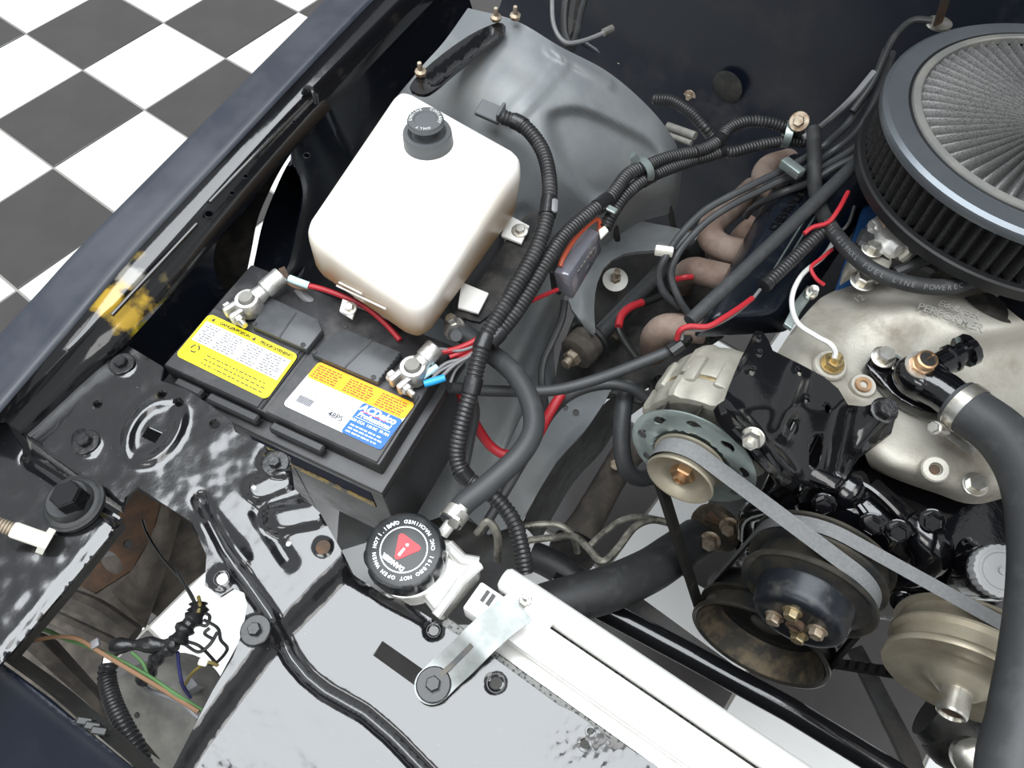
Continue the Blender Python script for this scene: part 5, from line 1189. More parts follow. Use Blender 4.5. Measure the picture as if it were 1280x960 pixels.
m = MB(); m.hexa([P(1040, 380, .80), P(1062, 372, .80), P(1105, 250, .80), P(1080, 250, .80), P(1040, 372, .845), P(1068, 358, .845), P(1105, 262, .85), P(1075, 268, .85)], 0.004, 2); m.build('head_deck', 'engine_blue', hd)
# ------------------------------------------------------------------ frame, suspension and steering deep in the bay
fr_ = thing('frame_rail', 'dusty black frame rail flange beside the dark gap', 'frame rail', P(680, 580, 0.45))
m = MB(); sheet(m, [(770, 478), (690, 492), (652, 520), (622, 585), (585, 645), (610, 668), (650, 655), (672, 617), (696, 578), (730, 541), (752, 508)], [circle2(707, 510, 3.5), circle2(720, 516, 4.5)], at_z(0.61), 7, 0.004, lambda u, v: 0.006 * math.exp(-(segdist(u, v, 730, 541, 672, 617) / 8) ** 2)); m.build('top_flange', 'fender_liner', fr_, angle=60)  # lit top of the rail painted lighter grey than its web
m = MB(); sheet(m, [(470, 640), (540, 632), (590, 640), (640, 655), (650, 690), (652, 730), (630, 780), (540, 780), (470, 720)], [], at_z(0.555), 12, 0.004, lambda u, v: 0.02 * math.exp(-(segdist(u, v, 560, 690, 640, 640) / 20) ** 2)); m.build('front_horn', 'dirty_black', fr_, angle=60)
m = MB(); e = [(790, 478, .605), (752, 508, .605), (730, 541, .605), (696, 578, .605), (672, 617, .605), (652, 655, .605)]
patch(m, [e, [(x + 12, y + 12, .52) for x, y, z in e], [(x + 22, y + 24, .42) for x, y, z in e]], 5, 4); m.build('side_web', 'dirty_black', fr_)
m = MB(); sheet(m, [(690, 492), (700, 440), (722, 385), (760, 325), (820, 296), (880, 300), (905, 345), (905, 420), (860, 450), (800, 490), (760, 497)], [], at_z(lambda u, v: 0.60 + 0.03 * sstep(360 - v, -40, 60)), 12, 0.004); m.build('spring_pocket', 'dirty_black', fr_, angle=60)
m = MB(); sheet(m, [(762, 490), (806, 476), (848, 464), (870, 480), (832, 494), (800, 504)], [circle2(808, 484, 4)], at_z(0.630), 9, 0.006); m.build('mount_plate', 'dirty_black', fr_)
bolt('rail_bolt', P(826, 478, .632), (0, 0, 1), 0.008, 0.007, 'bolt_black', fr_, washer=0.012)
bolt('rail_bolt', P(773, 419, .630), (-0.2, -0.5, 0.8), 0.009, 0.012, 'bolt_dirty', fr_)
arm = thing('control_arm', 'grey-black upper control arm with cross shaft and round bushing', 'control arm', P(770, 380, 0.6))
m = MB(); ao = [(872, 296), (858, 306), (815, 313), (780, 317), (754, 336), (744, 366), (743, 398), (744, 416), (735, 412), (722, 396), (711, 376), (720, 345), (745, 305), (780, 276), (820, 280), (850, 286)]
def arm_z(u, v): return 0.715 + 0.014 * math.exp(-(polydist(u, v, [(872, 296), (815, 311), (780, 317), (754, 336), (744, 366), (744, 416)]) / 8) ** 2) - 0.0002 * (v - 300)
sheet(m, smoothpoly(ao, 2), [], at_z(arm_z), 7, 0.006); m.build('arm_plate', 'dirty_black', arm, angle=60)
arm.children[0].data.materials[0] = MATS['fender_liner']
m = MB(); s0, s1 = P(748, 420, .665), P(845, 320, .665); m.tube([s0, s0.lerp(s1, 0.5), s1], 0.0125, 18); m.build('cross_shaft', 'rubber_hose', arm)
sd_ = (s0 - s1).normalized(); B_ = frame(P(738, 424, .665), sd_)
m = MB(); m.lathe([(0.0, -0.004), (0.031, -0.004), (0.033, 0.0), (0.031, 0.004), (0.0, 0.004)], B_, 32); bs = m.build('bushing_flange', 'rubber', arm)
m = MB(); m.lathe([(0.026, 0.004), (0.027, 0.010), (0.025, 0.016), (0.027, 0.018), (0.026, 0.034), (0.020, 0.038), (0, 0.038)], B_, 28); m.build('bushing_cup', 'underbody', bs)
m = MB(); m.hexhead(B_ @ Matrix.Translation((0, 0, 0.038)), 0.013, 0.010); m.lathe([(0.0075, 0.045), (0.0075, 0.058), (0, 0.058)], B_, 14); m.build('bushing_nut', 'bolt_dirty', bs)
m = MB(); B2 = frame(P(858, 318, .665), sd_); m.lathe([(0.012, -0.02), (0.026, -0.012), (0.028, 0.004), (0.024, 0.012), (0.014, 0.016)], B2, 24); m.build('bushing_flange', 'rubber', arm)
m = MB(); m.ring([(0.026, -0.002), (0.029, 0), (0.026, 0.002)], frame(P(866, 308, .69), sd_), 24); m.build('bushing_ring', 'bolt_dirty', arm)
sw = thing('shock_stud', 'pale round washer and threaded stud in the spring pocket', 'washer', P(769, 349, .64))
M_ = frame(P(769, 350, .648), (0.15, -0.25, 1))
m = MB(); m.lathe([(0.0, 0), (0.019, 0), (0.0195, 0.0015), (0.012, 0.004), (0.0, 0.004)], M_, 28); m.build('dished_washer', 'cover_white', sw)
m = MB(); m.hexhead(M_ @ Matrix.Translation((0, 0, 0.004)), 0.0085, 0.009); m.lathe([(0.005, 0.012), (0.005, 0.032), (0, 0.032)], M_, 12); m.build('nut_and_stud', 'bolt_dirty', sw)
stg = thing('steering_shaft', 'dusty brown steering shaft crossing the dark gap', 'steering shaft', P(745, 630, .45))
m = MB(); m.tube([P(720, 672, .50), P(735, 650, .51), P(760, 605, .53), P(776, 578, .545), P(790, 560, .55)], [0.026, 0.024, 0.022, 0.022, 0.025], 18); m.build('shaft_tube', 'underbody', stg)
m = MB(); m.lathe([(0.0, -0.02), (0.030, -0.02), (0.034, -0.005), (0.034, 0.012), (0.02, 0.02), (0, 0.02)], frame(P(715, 690, .50), (0.5, -0.8, 0.4)), 26); m.build('coupling', 'dirty_black', stg)
bolt('pinch_bolt', P(769, 580, .57), (0.3, -0.4, 0.8), 0.009, 0.008, 'bolt_dirty', stg)
for q, r, nm, lb in (([(648, 677, .62), (690, 672, .63), (718, 671, .64), (734, 684, .655), (752, 702, .67), (770, 688, .665), (792, 660, .66), (815, 650, .655), (842, 655, .65)], .0048, 'steel_line', 'bent steel pipe with flaking paint crossing to the belt'),
                     ([(646, 659, .62), (680, 655, .62), (700, 657, .62), (716, 670, .61), (722, 690, .58)], .0045, 'steel_line', 'short painted steel pipe beside the corrugated conduit'),
                     ([(735, 684, .615), (752, 668, .62), (775, 651, .63), (800, 646, .635), (838, 653, .635)], .0042, 'steel_line', 'arched steel pipe over the dark gap'),
                     ([(596, 668, .80), (610, 652, .81), (622, 670, .80), (622, 700, .77)], .0045, 'steel_line', 'small hooked steel pipe behind the filler neck')):
    m = MB(); m.tube(path(q, 6), r, 8); m.build('brake_line', nm, None, lb, 'pipe', 'bent steel brake lines')
cx = thing('front_crossmember', 'smooth black tubular crossmember running behind the radiator', 'crossmember', P(900, 850, .6))
m = MB(); m.tube([P(690, 728, .62), P(760, 765, .62), P(860, 818, .62), P(985, 886, .62), P(1120, 968, .62), V(0.62, 0.25, .62)], 0.0145, 18); m.build('tube', 'black_gloss', cx)
m = MB(); slab_px(m, [(770, 726), (800, 746), (932, 842), (926, 852), (790, 790), (760, 760)], 0.590, 0.006); m.build('web_plate', 'dirty_black', cx)
m = MB(); slab_px(m, [(1061, 812), (1078, 806), (1150, 940), (1160, 975), (1140, 975)], 0.44, 0.01, 0.001); m.build('stay_bar', 'dirty_black', cx)
lh = thing('lower_hose', 'thick matt black lower radiator hose curving behind the rail', 'hose', P(780, 715, .65))
m = MB(); m.tube(crom([P(*c) for c in ((655, 768, .69), (700, 753, .69), (760, 736, .68), (810, 714, .655), (842, 693, .635), (858, 682, .622), (871, 673, .612))], 6), [0.0265] * 37, 24); m.build('hose_body', 'rubber', lh)
m = MB(); m.tube(path([(664, 694, .56), (685, 703, .56), (718, 724, .56), (765, 765, .55)], 6), 0.020, 16); m.build('bypass_hose', 'rubber', None, 'matt black hose slanting under the lower radiator hose', 'hose')
m = MB(); m.tube(path([(786, 482, .78), (779, 510, .78), (777, 555, .76), (783, 585, .74), (800, 598, .72), (830, 590, .70)], 6), 0.0105, 14); m.build('power_steering_hose', 'rubber_hose', None, 'black hose dropping beside the alternator fan', 'hose')

# ------------------------------------------------------------------ exhaust headers and valve cover
hx = thing('exhaust_header', 'rusty brown exhaust header with bent primary tubes', 'exhaust manifold', P(890, 330, .6))
for q in ([(950, 318, .765), (925, 315, .77), (902, 309, .77), (889, 297, .765), (890, 281, .755), (906, 266, .735), (926, 250, .70), (940, 236, .66)],
          [(930, 352, .76), (905, 346, .765), (882, 341, .765), (868, 338, .75), (858, 342, .71), (852, 356, .64)],
          [(880, 412, .77), (855, 410, .77), (832, 410, .765), (820, 419, .745), (817, 430, .715), (817, 441, .67)],
          [(990, 240, .76), (968, 236, .755), (955, 222, .745), (962, 208, .72), (985, 200, .68)],
          [(948, 282, .755), (935, 292, .745), (922, 305, .70)]):
    m = MB(); m.tube(path(q, 6), 0.0185, 20); m.build('primary_tube', 'header_rust', hx)
m = MB(); m.hexa([P(880, 440, .72), P(960, 350, .72), P(1000, 290, .72), P(940, 300, .72), P(884, 430, .78), P(955, 345, .78), P(1000, 285, .78), P(940, 300, .78)], 0.004, 1); m.build('head_flange', 'dirty_black', hx)
vc_ = thing('valve_cover', 'black valve cover with small raised letters beside the air cleaner', 'valve cover', P(960, 320, .78))
m = MB(); m.hexa([P(862, 425, .79), P(985, 418, .79), P(1120, 215, .79), P(985, 190, .79), P(884, 400, .86), P(966, 392, .865), P(1105, 190, .865), P(1010, 195, .86)], 0.010, 3); vco = m.build('cover_shell', 'black_wall', vc_)
m = MB()
for off in (0, 6): m.tube([P(958 + off, 352 + off, .872), P(1000 + off, 284 + off, .872), P(1040 + off, 225 + off, .872)], 0.0012, 6)
m.build('gasket_rail', 'galvanised', vc_)
m = MB(); lp0, lp1 = P(958, 296, .862), P(1010, 232, .862); LX = (lp1 - lp0)
text_shape(m, 'CHEVROLET', frame(lp0.lerp(lp1, 0.5), (-0.35, 0, 1), LX), 0.015, 0.0016, bold=0.0002); m.build('raised_letters', 'black_gloss', vco)
m = MB(); m.lathe([(0.007, 0), (0.007, 0.006), (0.0055, 0.006), (0.0055, 0.014), (0.0035, 0.014), (0, 0.012)], frame(P(1013, 368, .86), (0.1, -0.2, 1)), 14); m.build('cover_screw', 'zinc', vc_)
m = MB(); slab_px(m, [(980, 404), (994, 376), (1010, 356), (1020, 364), (1002, 388), (990, 411)], .852, .006, .001); m.build('screw_tab', 'galvanised', vc_)
rd_ = thing('heater_pipe', 'long straight grey-black hose lying over the valve cover', 'hose', P(960, 300, .86))
m = MB(); m.tube([P(862, 402, .895), P(900, 366, .90), P(980, 290, .91), P(1062, 212, .92), P(1090, 186, .92)], 0.0078, 16); m.build('hose_body', 'rubber_hose', rd_)

# fuel hose with printed lettering
fh = thing('fuel_hose', 'black fuel hose with pale printed lettering bending under the air cleaner', 'hose', P(1100, 340, .88))
fp = path([(1017, 162, .905), (1018, 200, .900), (1019, 236, .893), (1028, 266, .900), (1048, 298, .918), (1085, 334, .929), (1130, 353, .930), (1180, 359, .929), (1215, 352, .929), (1250, 345, .928)], 8)
m = MB(); m.tube(fp, 0.0086, 16); m.build('hose_body', 'rubber', fh)
m = MB(); s_ = 'GATES 4219NXL FUEL LINE POWEREC  3/8 1J'; ev = evenly(fp, 0.0058); st0 = next(i for i, p in enumerate(ev) if PIX(p)[1] > 282 and PIX(p)[0] > 1030)
for i, ch in enumerate(s_):
    if ch == ' ' or st0 + i + 1 >= len(ev): continue
    p = ev[st0 + i]; t = (ev[st0 + i + 1] - ev[st0 + i - 1]).normalized(); nrm = (EYE - p).normalized() * 0.6 + V(0.1, -0.6, 0.5); nrm = (nrm - t * nrm.dot(t)).normalized()
    text_shape(m, ch, frame(p + nrm * 0.0087, nrm, t), 0.0075, 0.0001)
m.build('printed_lettering', 'print_faint', fh)

# ------------------------------------------------------------------ power steering reservoir
rs = thing('steering_reservoir', 'black steering fluid reservoir with grey ribbed cap', 'reservoir', P(1250, 715, .78))
RF = frame(P(1252, 714, .855), (0.05, -0.25, 1))
m = MB(); m.lathe([(0.0255, -0.045), (0.0262, -0.02), (0.0255, -0.012), (0.0, -0.012)], RF, 28); m.build('can', 'engine_black', rs)
m = MB(); m.lathe([(0.0235, -0.012), (0.0240, -0.002), (0.0235, 0.001), (0.0205, 0.0015), (0.020, 0.001), (0.0, 0.0015)], RF, 72, lobes=lambda a, r, z: r * (1 + (0.045 if (a * 24 / (2 * PI)) % 1 < 0.5 and r > 0.0225 else 0))); cpo = m.build('ribbed_cap', 'reservoir_cap', rs)
m = MB(); m.lathe([(0.0035, 0.001), (0.0035, 0.0035), (0.0, 0.004)], RF, 12); m.ring([(0.0165, 0.0014), (0.017, 0.002), (0.0175, 0.0014)], RF, 32); m.build('cap_button', 'reservoir_cap', cpo)
m = MB(); sheet(m, smoothpoly([(1195, 690), (1205, 672), (1222, 676), (1228, 700), (1218, 740), (1262, 790), (1262, 812), (1190, 790), (1160, 770), (1180, 740)], 2), [circle2(1206, 678, 4)], at_z(lambda u, v: 0.822 - 0.0004 * (v - 670) - 0.0010 * max(0, v - 725)), 8, 0.005); m.build('pump_bracket', 'engine_black', rs)
fpmp = thing('fuel_pump', 'dark rounded fuel pump body with a bright piece for its reflection below the steering pulley', 'fuel pump', P(1180, 930, .5))
m = MB(); m.tube(path([(1160, 890, .60), (1180, 905, .60), (1200, 925, .60), (1230, 930, .60)], 5), [0.030, 0.031, 0.032, 0.033, 0.034, 0.035, 0.036, 0.037, 0.038, 0.038, 0.037, 0.036, 0.036, 0.036, 0.035, 0.034], 20); m.build('pump_body', 'dirty_black', fpmp)
m = MB(); m.lathe([(0.020, 0), (0.020, 0.012), (0.014, 0.018), (0.008, 0.02), (0, 0.02)], frame(P(1212, 945, .655), (0, -0.4, 1)), 20); m.build('glint_piece', 'zinc', fpmp)  # bright metal piece added in place of a reflection on the body
m = MB(); m.tube(path([(1175, 880, .62), (1200, 878, .64), (1215, 890, .64)], 4), 0.014, 14); m.build('inlet_elbow', 'engine_black', fpmp)

# ------------------------------------------------------------------ fuse block
fb = thing('fuse_block', 'smoky plastic fuse block with an orange wire along its top', 'fuse box', P(722, 330, .84))
m = MB(); m.hexa([P(697, 364, .862), P(716, 376, .862), P(753, 313, .862), P(735, 300, .862), P(691, 340, .90), P(711, 344, .90), P(749, 289, .90), P(731, 281, .90)], 0.003, 2); fbo = m.build('clear_cover', 'smoke_plastic', fb)
m = MB(); m.hexa([P(688, 362, .855), P(700, 372, .855), P(738, 305, .855), P(726, 296, .855), P(685, 338, .885), P(694, 342, .885), P(732, 286, .885), P(724, 280, .885)], 0.002, 1); m.build('back_plate', 'wire_black', fb)
m = MB(); m.tube(path([(700, 333, .902), (704, 322, .906), (718, 299, .908), (735, 281, .908), (746, 274, .904), (750, 282, .895), (749, 292, .888)], 6), 0.0030, 10); m.build('orange_lead', 'wire_orange_red', fb)
FN = (P(716, 376, .862) - P(697, 364, .862)).cross(V(0, 0, 1)).normalized()
m = MB(); sx = (P(749, 289, .90) - P(711, 344, .90)); sn_ = sx.cross(V(0, 0, -1)).normalized(); ctr = (P(716, 376, .862) + P(753, 313, .862) + P(711, 344, .90) + P(749, 289, .90)) / 4
for k in range(6): m.box(frame(ctr + sx * ((k - 2.5) * 0.10) + sn_ * 0.0005, sn_, sx), (0.0045, 0.016, 0.0012))
m.build('fuse_blades', 'zinc', fbo, kind='stuff')
m = MB(); m.box(frame(ctr - sx * 0.28 + sn_ * 0.0012, sn_, sx), (0.010, 0.014, 0.0012)); m.build('red_fuse', 'wire_orange_red', fbo)
m = MB(); slab_px(m, [(748, 287), (756, 281), (761, 288), (751, 298)], .895, .004, .001); m.build('spade_terminal', 'white_plastic', fb)
for nm, q, r, mt, lb in (('fuse_wire', [(697, 362, .88), (685, 367, .885), (665, 376, .895), (640, 390, .90), (622, 400, .905)], .0024, 'wire_red', 'thin red wire from the fuse block to the corrugated conduit'),):
    m = MB(); m.tube(path(q, 5), r, 8); m.build(nm, mt, None, lb, 'wire')

# ------------------------------------------------------------------ corrugated conduits
def conduit(label, q, r, bands=(), name='wire_conduit', n=8):
    t = thing(name, label, 'wire conduit', P(*q[len(q) // 2]) - V(0, 0, r), 'black corrugated wire conduits')
    pts = path(q, 8); m = MB(); loom_shape(m, pts, r, n=12); m.build('corrugated_tube', 'loom_black', t, angle=50)
    for (x, y) in bands:
        i = min(range(1, len(pts) - 1), key=lambda k: (PIX(pts[k])[0] - x) ** 2 + (PIX(pts[k])[1] - y) ** 2); i = max(2, min(len(pts) - 3, i))
        m = MB(); m.tube(evenly(pts[i - 2:i + 3], 0.002), r * 1.1, 12); m.build('tape_wrap', 'tape_black', t)
    return t
c1 = conduit('long corrugated conduit curving past the white tank down to the radiator', [(628, 146, .968), (655, 158, .966), (678, 188, .962), (687, 228, .957), (684, 270, .950), (671, 310, .944), (650, 350, .938), (626, 390, .932), (606, 425, .926), (597, 455, .918), (588, 492, .905), (576, 535, .885), (571, 570, .865), (582, 596, .85), (612, 616, .84), (640, 648, .83), (652, 685, .815), (657, 715, .80)], 0.0088, ((606, 428), (684, 262), (582, 590), (590, 480), (648, 152)))
c2 = conduit('corrugated conduit running from the bundle behind the fuse block', [(806, 208, .905), (784, 219, .91), (763, 246, .915), (735, 268, .922), (706, 294, .928), (684, 325, .931), (662, 364, .928), (638, 400, .924), (611, 430, .921)], 0.0085, ((752, 256), (608, 428)))
c3 = conduit('corrugated conduit strand nearer the engine under the wheel housing clamp', [(868, 200, .866), (834, 212, .884), (806, 225, .894), (782, 244, .90), (765, 268, .90), (757, 285, .895)], 0.0078, ((808, 222),))
c4 = conduit('corrugated conduit strand along the edge of the wheel housing', [(868, 190, .878), (834, 197, .892), (806, 208, .905)], 0.0078)
c5 = conduit('upper strand of the looped conduit below the black bulkhead', [(1008, 168, .86), (985, 160, .862), (960, 153, .865), (934, 152, .866), (912, 160, .867), (900, 174, .868), (886, 184, .87), (868, 190, .878)], 0.0082, ((899, 176), (985, 160)))
c6 = conduit('lower strand of the looped conduit below the black bulkhead', [(1006, 178, .847), (980, 177, .848), (948, 182, .851), (916, 190, .853), (903, 189, .856), (888, 195, .858), (868, 200, .864)], 0.0078, ((900, 186),))
c7 = conduit('corrugated hose end poking out beside the bulkhead seam', [(818, 124, .80), (840, 126, .81), (864, 141, .815), (880, 158, .81), (888, 168, .80)], 0.0090)
c8 = conduit('corrugated conduit lying along the valve cover beside the white wire', [(1036, 282, .91), (1018, 298, .905), (990, 325, .90), (966, 348, .897), (955, 358, .895)], 0.0075, ((956, 357),))
c9 = conduit('corrugated conduit hanging below the headlight wires', [(136, 830, .80), (134, 850, .80), (142, 880, .815), (156, 910, .825), (172, 938, .825), (186, 985, .825), (196, 1020, .82)], 0.0085)
# clamps that hold the bundles
def pclamp(x, y, z, dirn, r, label):
    t = thing('cushion_clamp', label, 'clamp', P(x, y, z)); m = MB(); F = frame(P(x, y, z), dirn)
    m.ring([(r, -0.005), (r + 0.0018, -0.005), (r + 0.0018, 0.005), (r, 0.005)], F, 24); m.build('clamp_loop', 'galvanised', t); return t
t = pclamp(803, 214, .90, P(834, 203, .90) - P(784, 230, .90), 0.0150, 'metal loop clamp on the bundle at the wheel housing')
m = MB(); m.strip([P(796, 204, .912), P(792, 196, .918), P(790, 192, .918)], V(0, -1, 0.3), 0.012, 0.0015); m.build('clamp_foot', 'galvanised', t)
t = pclamp(984, 168, .858, P(1008, 172, .858) - P(960, 164, .858), 0.0160, 'metal loop clamp bolted below the bulkhead')
m = MB(); m.strip([P(990, 160, .87), P(995, 155, .878), P(1000, 152, .88)], V(0, -1, 0.5), 0.016, 0.0018); m.build('clamp_foot', 'galvanised', t)
bolt('clamp_bolt', P(999, 152, .884), (0, -0.7, 0.6), 0.0075, 0.006, 'bolt_dirty', t, washer=0.013)
m = MB(); m.tube(crom([P(757, 285, .895), P(765, 268, .90), P(778, 250, .903)], 3), 0.0105, 12); 
m = MB(); M_ = frame(P(757, 258, .918), (0, 0, 1), P(765, 250, .918) - P(750, 266, .918)); m.box(M_, (0.008, 0.030, 0.004), 0.001, 1); m.build('cable_tie', 'galvanised', None, 'shiny tie band on the bundle above the fuse block', 'cable tie')
m = MB(); m.box(frame(P(693, 257, .958), (0.3, 0, 1), P(693, 245, .958) - P(693, 270, .958)), (0.018, 0.008, 0.005), 0.003, 2); m.build('cable_tie', 'wire_grey', None, 'grey tie tail on the conduit beside the white tank', 'cable tie')

# ------------------------------------------------------------------ hoses, cables and wires
def wire(name, label, cat, q, r, mat, n=8, group=None):
    m = MB(); m.tube(path(q, 7), r, n); return m.build(name, mat, None, label, cat, group)
oh = thing('overflow_hose', 'smooth black overflow hose from the tank to the radiator neck', 'hose', P(640, 560, .88))
m = MB(); m.tube(path([(570, 412, .915), (590, 424, .905), (614, 442, .895), (642, 466, .905), (662, 500, .91), (667, 535, .912), (650, 568, .912), (612, 604, .91), (580, 630, .91), (562, 653, .912)], 8), 0.0105, 18); m.build('hose_body', 'rubber_hose', oh)
m = MB(); hd_ = (P(562, 653, .912) - P(580, 630, .91)).normalized(); m.ring([(0.0105, -0.006), (0.0118, -0.006), (0.0118, 0.006), (0.0105, 0.006)], frame(P(568, 645, .911), hd_), 24); m.box(frame(P(568, 652, .918), (0.3, -0.6, 0.7), (1, 0, 0)), (0.010, 0.012, 0.006), 0.002, 1); m.build('spring_clamp', 'zinc', oh)
m = MB(); m.lathe([(0.0112, -0.006), (0.0122, 0), (0.0112, 0.006)], frame(P(569, 412, .915), (0.6, -0.5, 0.2)), 20); m.hexhead(frame(P(566, 402, .925), (-0.3, -0.2, 1)), 0.006, 0.008); m.build('hose_clamp', 'zinc', oh)
wire('battery_cable', 'thick grey cable crossing from the battery to the alternator', 'cable', [(562, 484, .885), (590, 487, .87), (630, 489, .86), (690, 488, .86), (740, 476, .865), (795, 456, .87), (842, 437, .88)], 0.0062, 'rubber_hose', 12)
wire('ground_cable', 'black cable arching over the frame rail flange', 'cable', [(600, 668, .70), (640, 600, .72), (668, 552, .75), (690, 515, .78), (716, 492, .80), (752, 481, .81), (785, 484, .81), (808, 498, .80)], 0.0062, 'rubber_hose', 12)
wire('starter_cable', 'bright red cable dipping below the overflow hose', 'cable', [(576, 490, .85), (584, 510, .82), (599, 538, .79), (614, 558, .77), (632, 568, .765), (655, 563, .77), (672, 545, .78), (686, 518, .80), (702, 492, .81)], 0.0058, 'wire_red', 12)
wire('battery_cable', 'second grey cable hanging beside the long corrugated conduit', 'cable', [(592, 500, .86), (594, 520, .83), (588, 550, .80), (582, 580, .78)], 0.005, 'rubber_hose', 10)
wire('washer_tube', 'thin black tube snaking down from the fuse block', 'tube', [(706, 376, .80), (702, 400, .79), (690, 428, .78), (680, 450, .77), (677, 475, .76), (681, 500, .74), (680, 515, .72), (668, 535, .70)], 0.0048, 'rubber_hose', 10)
wire('sensor_cable', 'red and black sheathed cable looping past the cross shaft', 'cable', [(835, 366, .72), (815, 375, .725), (790, 383, .73), (776, 396, .73), (773, 410, .73), (782, 428, .72), (795, 446, .71)], 0.0052, 'wire_black', 10)
wire('sensor_cable', 'red sleeve on the looping cable beside the cross shaft', 'sleeve', [(803, 378, .731), (788, 384, .735), (777, 394, .737), (773, 408, .737)], 0.0054, 'wire_red', 10)
wire('plug_terminal_wire', 'short red wire ducking under the lower header tube', 'wire', [(842, 350, .76), (855, 347, .77), (866, 346, .77)], 0.004, 'wire_red')
wire('alternator_wire', 'red charging wire rising from the alternator plug along the valve cover', 'wire', [(846, 424, .90), (850, 413, .912), (862, 408, .917), (885, 408, .92), (905, 397, .92), (925, 384, .915), (940, 373, .908)], 0.0030, 'wire_red', 10)
wire('alternator_wire', 'grey wire beside the red charging wire', 'wire', [(852, 425, .90), (856, 412, .908), (880, 412, .915), (912, 397, .914), (938, 376, .908), (950, 362, .90)], 0.0018, 'wire_grey')
m = MB(); m.hexa([P(843, 440, .875), P(860, 434, .875), P(868, 424, .875), P(850, 424, .875), P(842, 432, .895), P(858, 428, .895), P(866, 418, .895), P(850, 418, .895)], 0.002, 1); m.build('alternator_plug', 'dirty_black', None, 'dusty black plug on the back of the alternator', 'connector')
m = MB(); m.tube([P(838, 440, .885), P(852, 430, .89)], 0.0085, 10); m.build('cable_boot', 'tape_black', None, 'taped black boot where the grey cable meets the alternator', 'cable boot')
# battery terminal wiring
wire('terminal_wire', 'red wire running from the clamp under the white tank', 'wire', [(374, 358, .915), (390, 358, .918), (420, 367, .916), (455, 383, .912), (480, 403, .908), (500, 425, .905)], 0.0030, 'wire_red')
m = MB(); m.strip(crom([P(352, 335, .918), P(360, 350, .920), P(372, 358, .918), P(385, 360, .915)], 4), V(0, 0, 1), 0.007, 0.0015); m.build('ring_terminal', 'rust_brown', None, 'brown ring terminal at the clamp beside the tank', 'terminal')
m = MB(); m.tube(path([(362, 348, .922), (372, 352, .921), (386, 357, .918)], 4), 0.0042, 10); m.build('crimp_connector', 'crimp_clear', None, 'clear crimp sleeve on the red wire beside the tank', 'connector')
wire('terminal_cable', 'grey cable dropping behind the battery from the brown ring terminal', 'cable', [(372, 360, .91), (382, 372, .90), (405, 385, .89), (430, 392, .88)], 0.005, 'wire_grey', 10)
for q, mt, r, lb in (([(553, 440, .916), (570, 436, .918), (590, 428, .922), (606, 418, .926)], 'wire_red', .0030, 'upper red wire between the clamp and the conduit'), ([(562, 446, .912), (578, 440, .914), (596, 432, .918)], 'wire_red', .0026, 'middle red wire between the clamp and the conduit'), ([(572, 450, .908), (588, 441, .912), (602, 430, .918)], 'wire_red', .0026, 'lower red wire between the clamp and the conduit'),
                 ([(548, 436, .918), (575, 438, .918), (600, 430, .92)], 'wire_grey', .0018, 'thin grey wire above the red terminal wires'), ([(549, 474, .912), (568, 456, .914), (585, 446, .916), (598, 436, .918)], 'wire_grey', .0020, 'grey wire from the blue crimp to the conduit'), ([(540, 468, .912), (558, 454, .914), (580, 448, .914), (596, 440, .916)], 'wire_grey', .0018, 'grey wire from the clear crimp to the conduit'),
                 ([(536, 478, .912), (550, 464, .913), (572, 452, .914)], 'wire_grey', .0016, 'stray thin wire beside the clear crimp'), ([(563, 478, .90), (570, 462, .905), (586, 446, .91)], 'wire_grey', .0016, 'thin wire at the battery corner')):
    wire('terminal_wire', lb, 'wire', q, r, mt)
m = MB(); m.tube([P(530, 480, .914), P(540, 477, .914), P(556, 472, .914)], [0.0034, 0.0040, 0.0036], 12); m.build('crimp_connector', 'crimp_blue', None, 'bright blue crimp connector at the battery clamp', 'connector')
m = MB(); m.tube([P(528, 472, .914), P(538, 464, .914), P(546, 458, .914)], [0.0028, 0.0036, 0.0032], 12); m.build('crimp_connector', 'crimp_clear', None, 'pale clear crimp connector beside the blue one', 'connector')
# spark plug leads
PL = [[(1108, 62, .97), (1088, 110, .952), (1062, 152, .925), (1030, 182, .889), (995, 204, .886), (955, 224, .884), (915, 244, .877), (880, 264, .868), (851, 293, .858), (834, 318, .85), (824, 342, .83), (830, 366, .81), (850, 384, .79)],
      [(1116, 66, .962), (1098, 116, .942), (1073, 161, .912), (1038, 191, .884), (1004, 213, .883), (963, 232, .876), (919, 254, .869), (885, 276, .860), (860, 301, .850), (845, 322, .842), (839, 345, .825), (848, 372, .808), (862, 394, .79)],
      [(1120, 122, .932), (1096, 158, .910), (1060, 190, .886), (1022, 211, .872), (994, 222, .869), (972, 226, .838), (957, 230, .795)],
      [(1126, 152, .925), (1088, 186, .905), (1045, 208, .888), (1010, 229, .871), (984, 238, .868), (960, 249, .845), (940, 261, .805), (932, 271, .785)]]
for q, lb in zip(PL, ('outer spark plug lead looping down past the header', 'inner spark plug lead looping down past the header', 'spark plug lead turning down behind the header', 'shorter spark plug lead beside the valve cover')):
    wire('spark_plug_lead', lb, 'cable', q, 0.0046, 'rubber_hose', 10, 'spark plug leads')
for x, y, z, w, lb, dv in ((990, 210, .903, 0.030, 'silver plug lead separator near the bulkhead', ((995, 205), (985, 222))), (830, 314, .853, 0.017, 'white plug lead separator beside the header tube', ((820, 313), (842, 316)))):
    a, b = P(*dv[0], z), P(*dv[1], z); m = MB(); m.box(frame(P(x, y, z), (0, 0, 1), P(980, 216, z) - P(1000, 204, z) if w > .02 else b - a), (0.013 if w > .02 else w * 1.3, w if w > .02 else 0.009, 0.012), 0.002, 2); m.build('lead_separator', 'galvanised' if w > .02 else 'white_plastic', None, lb, 'separator')
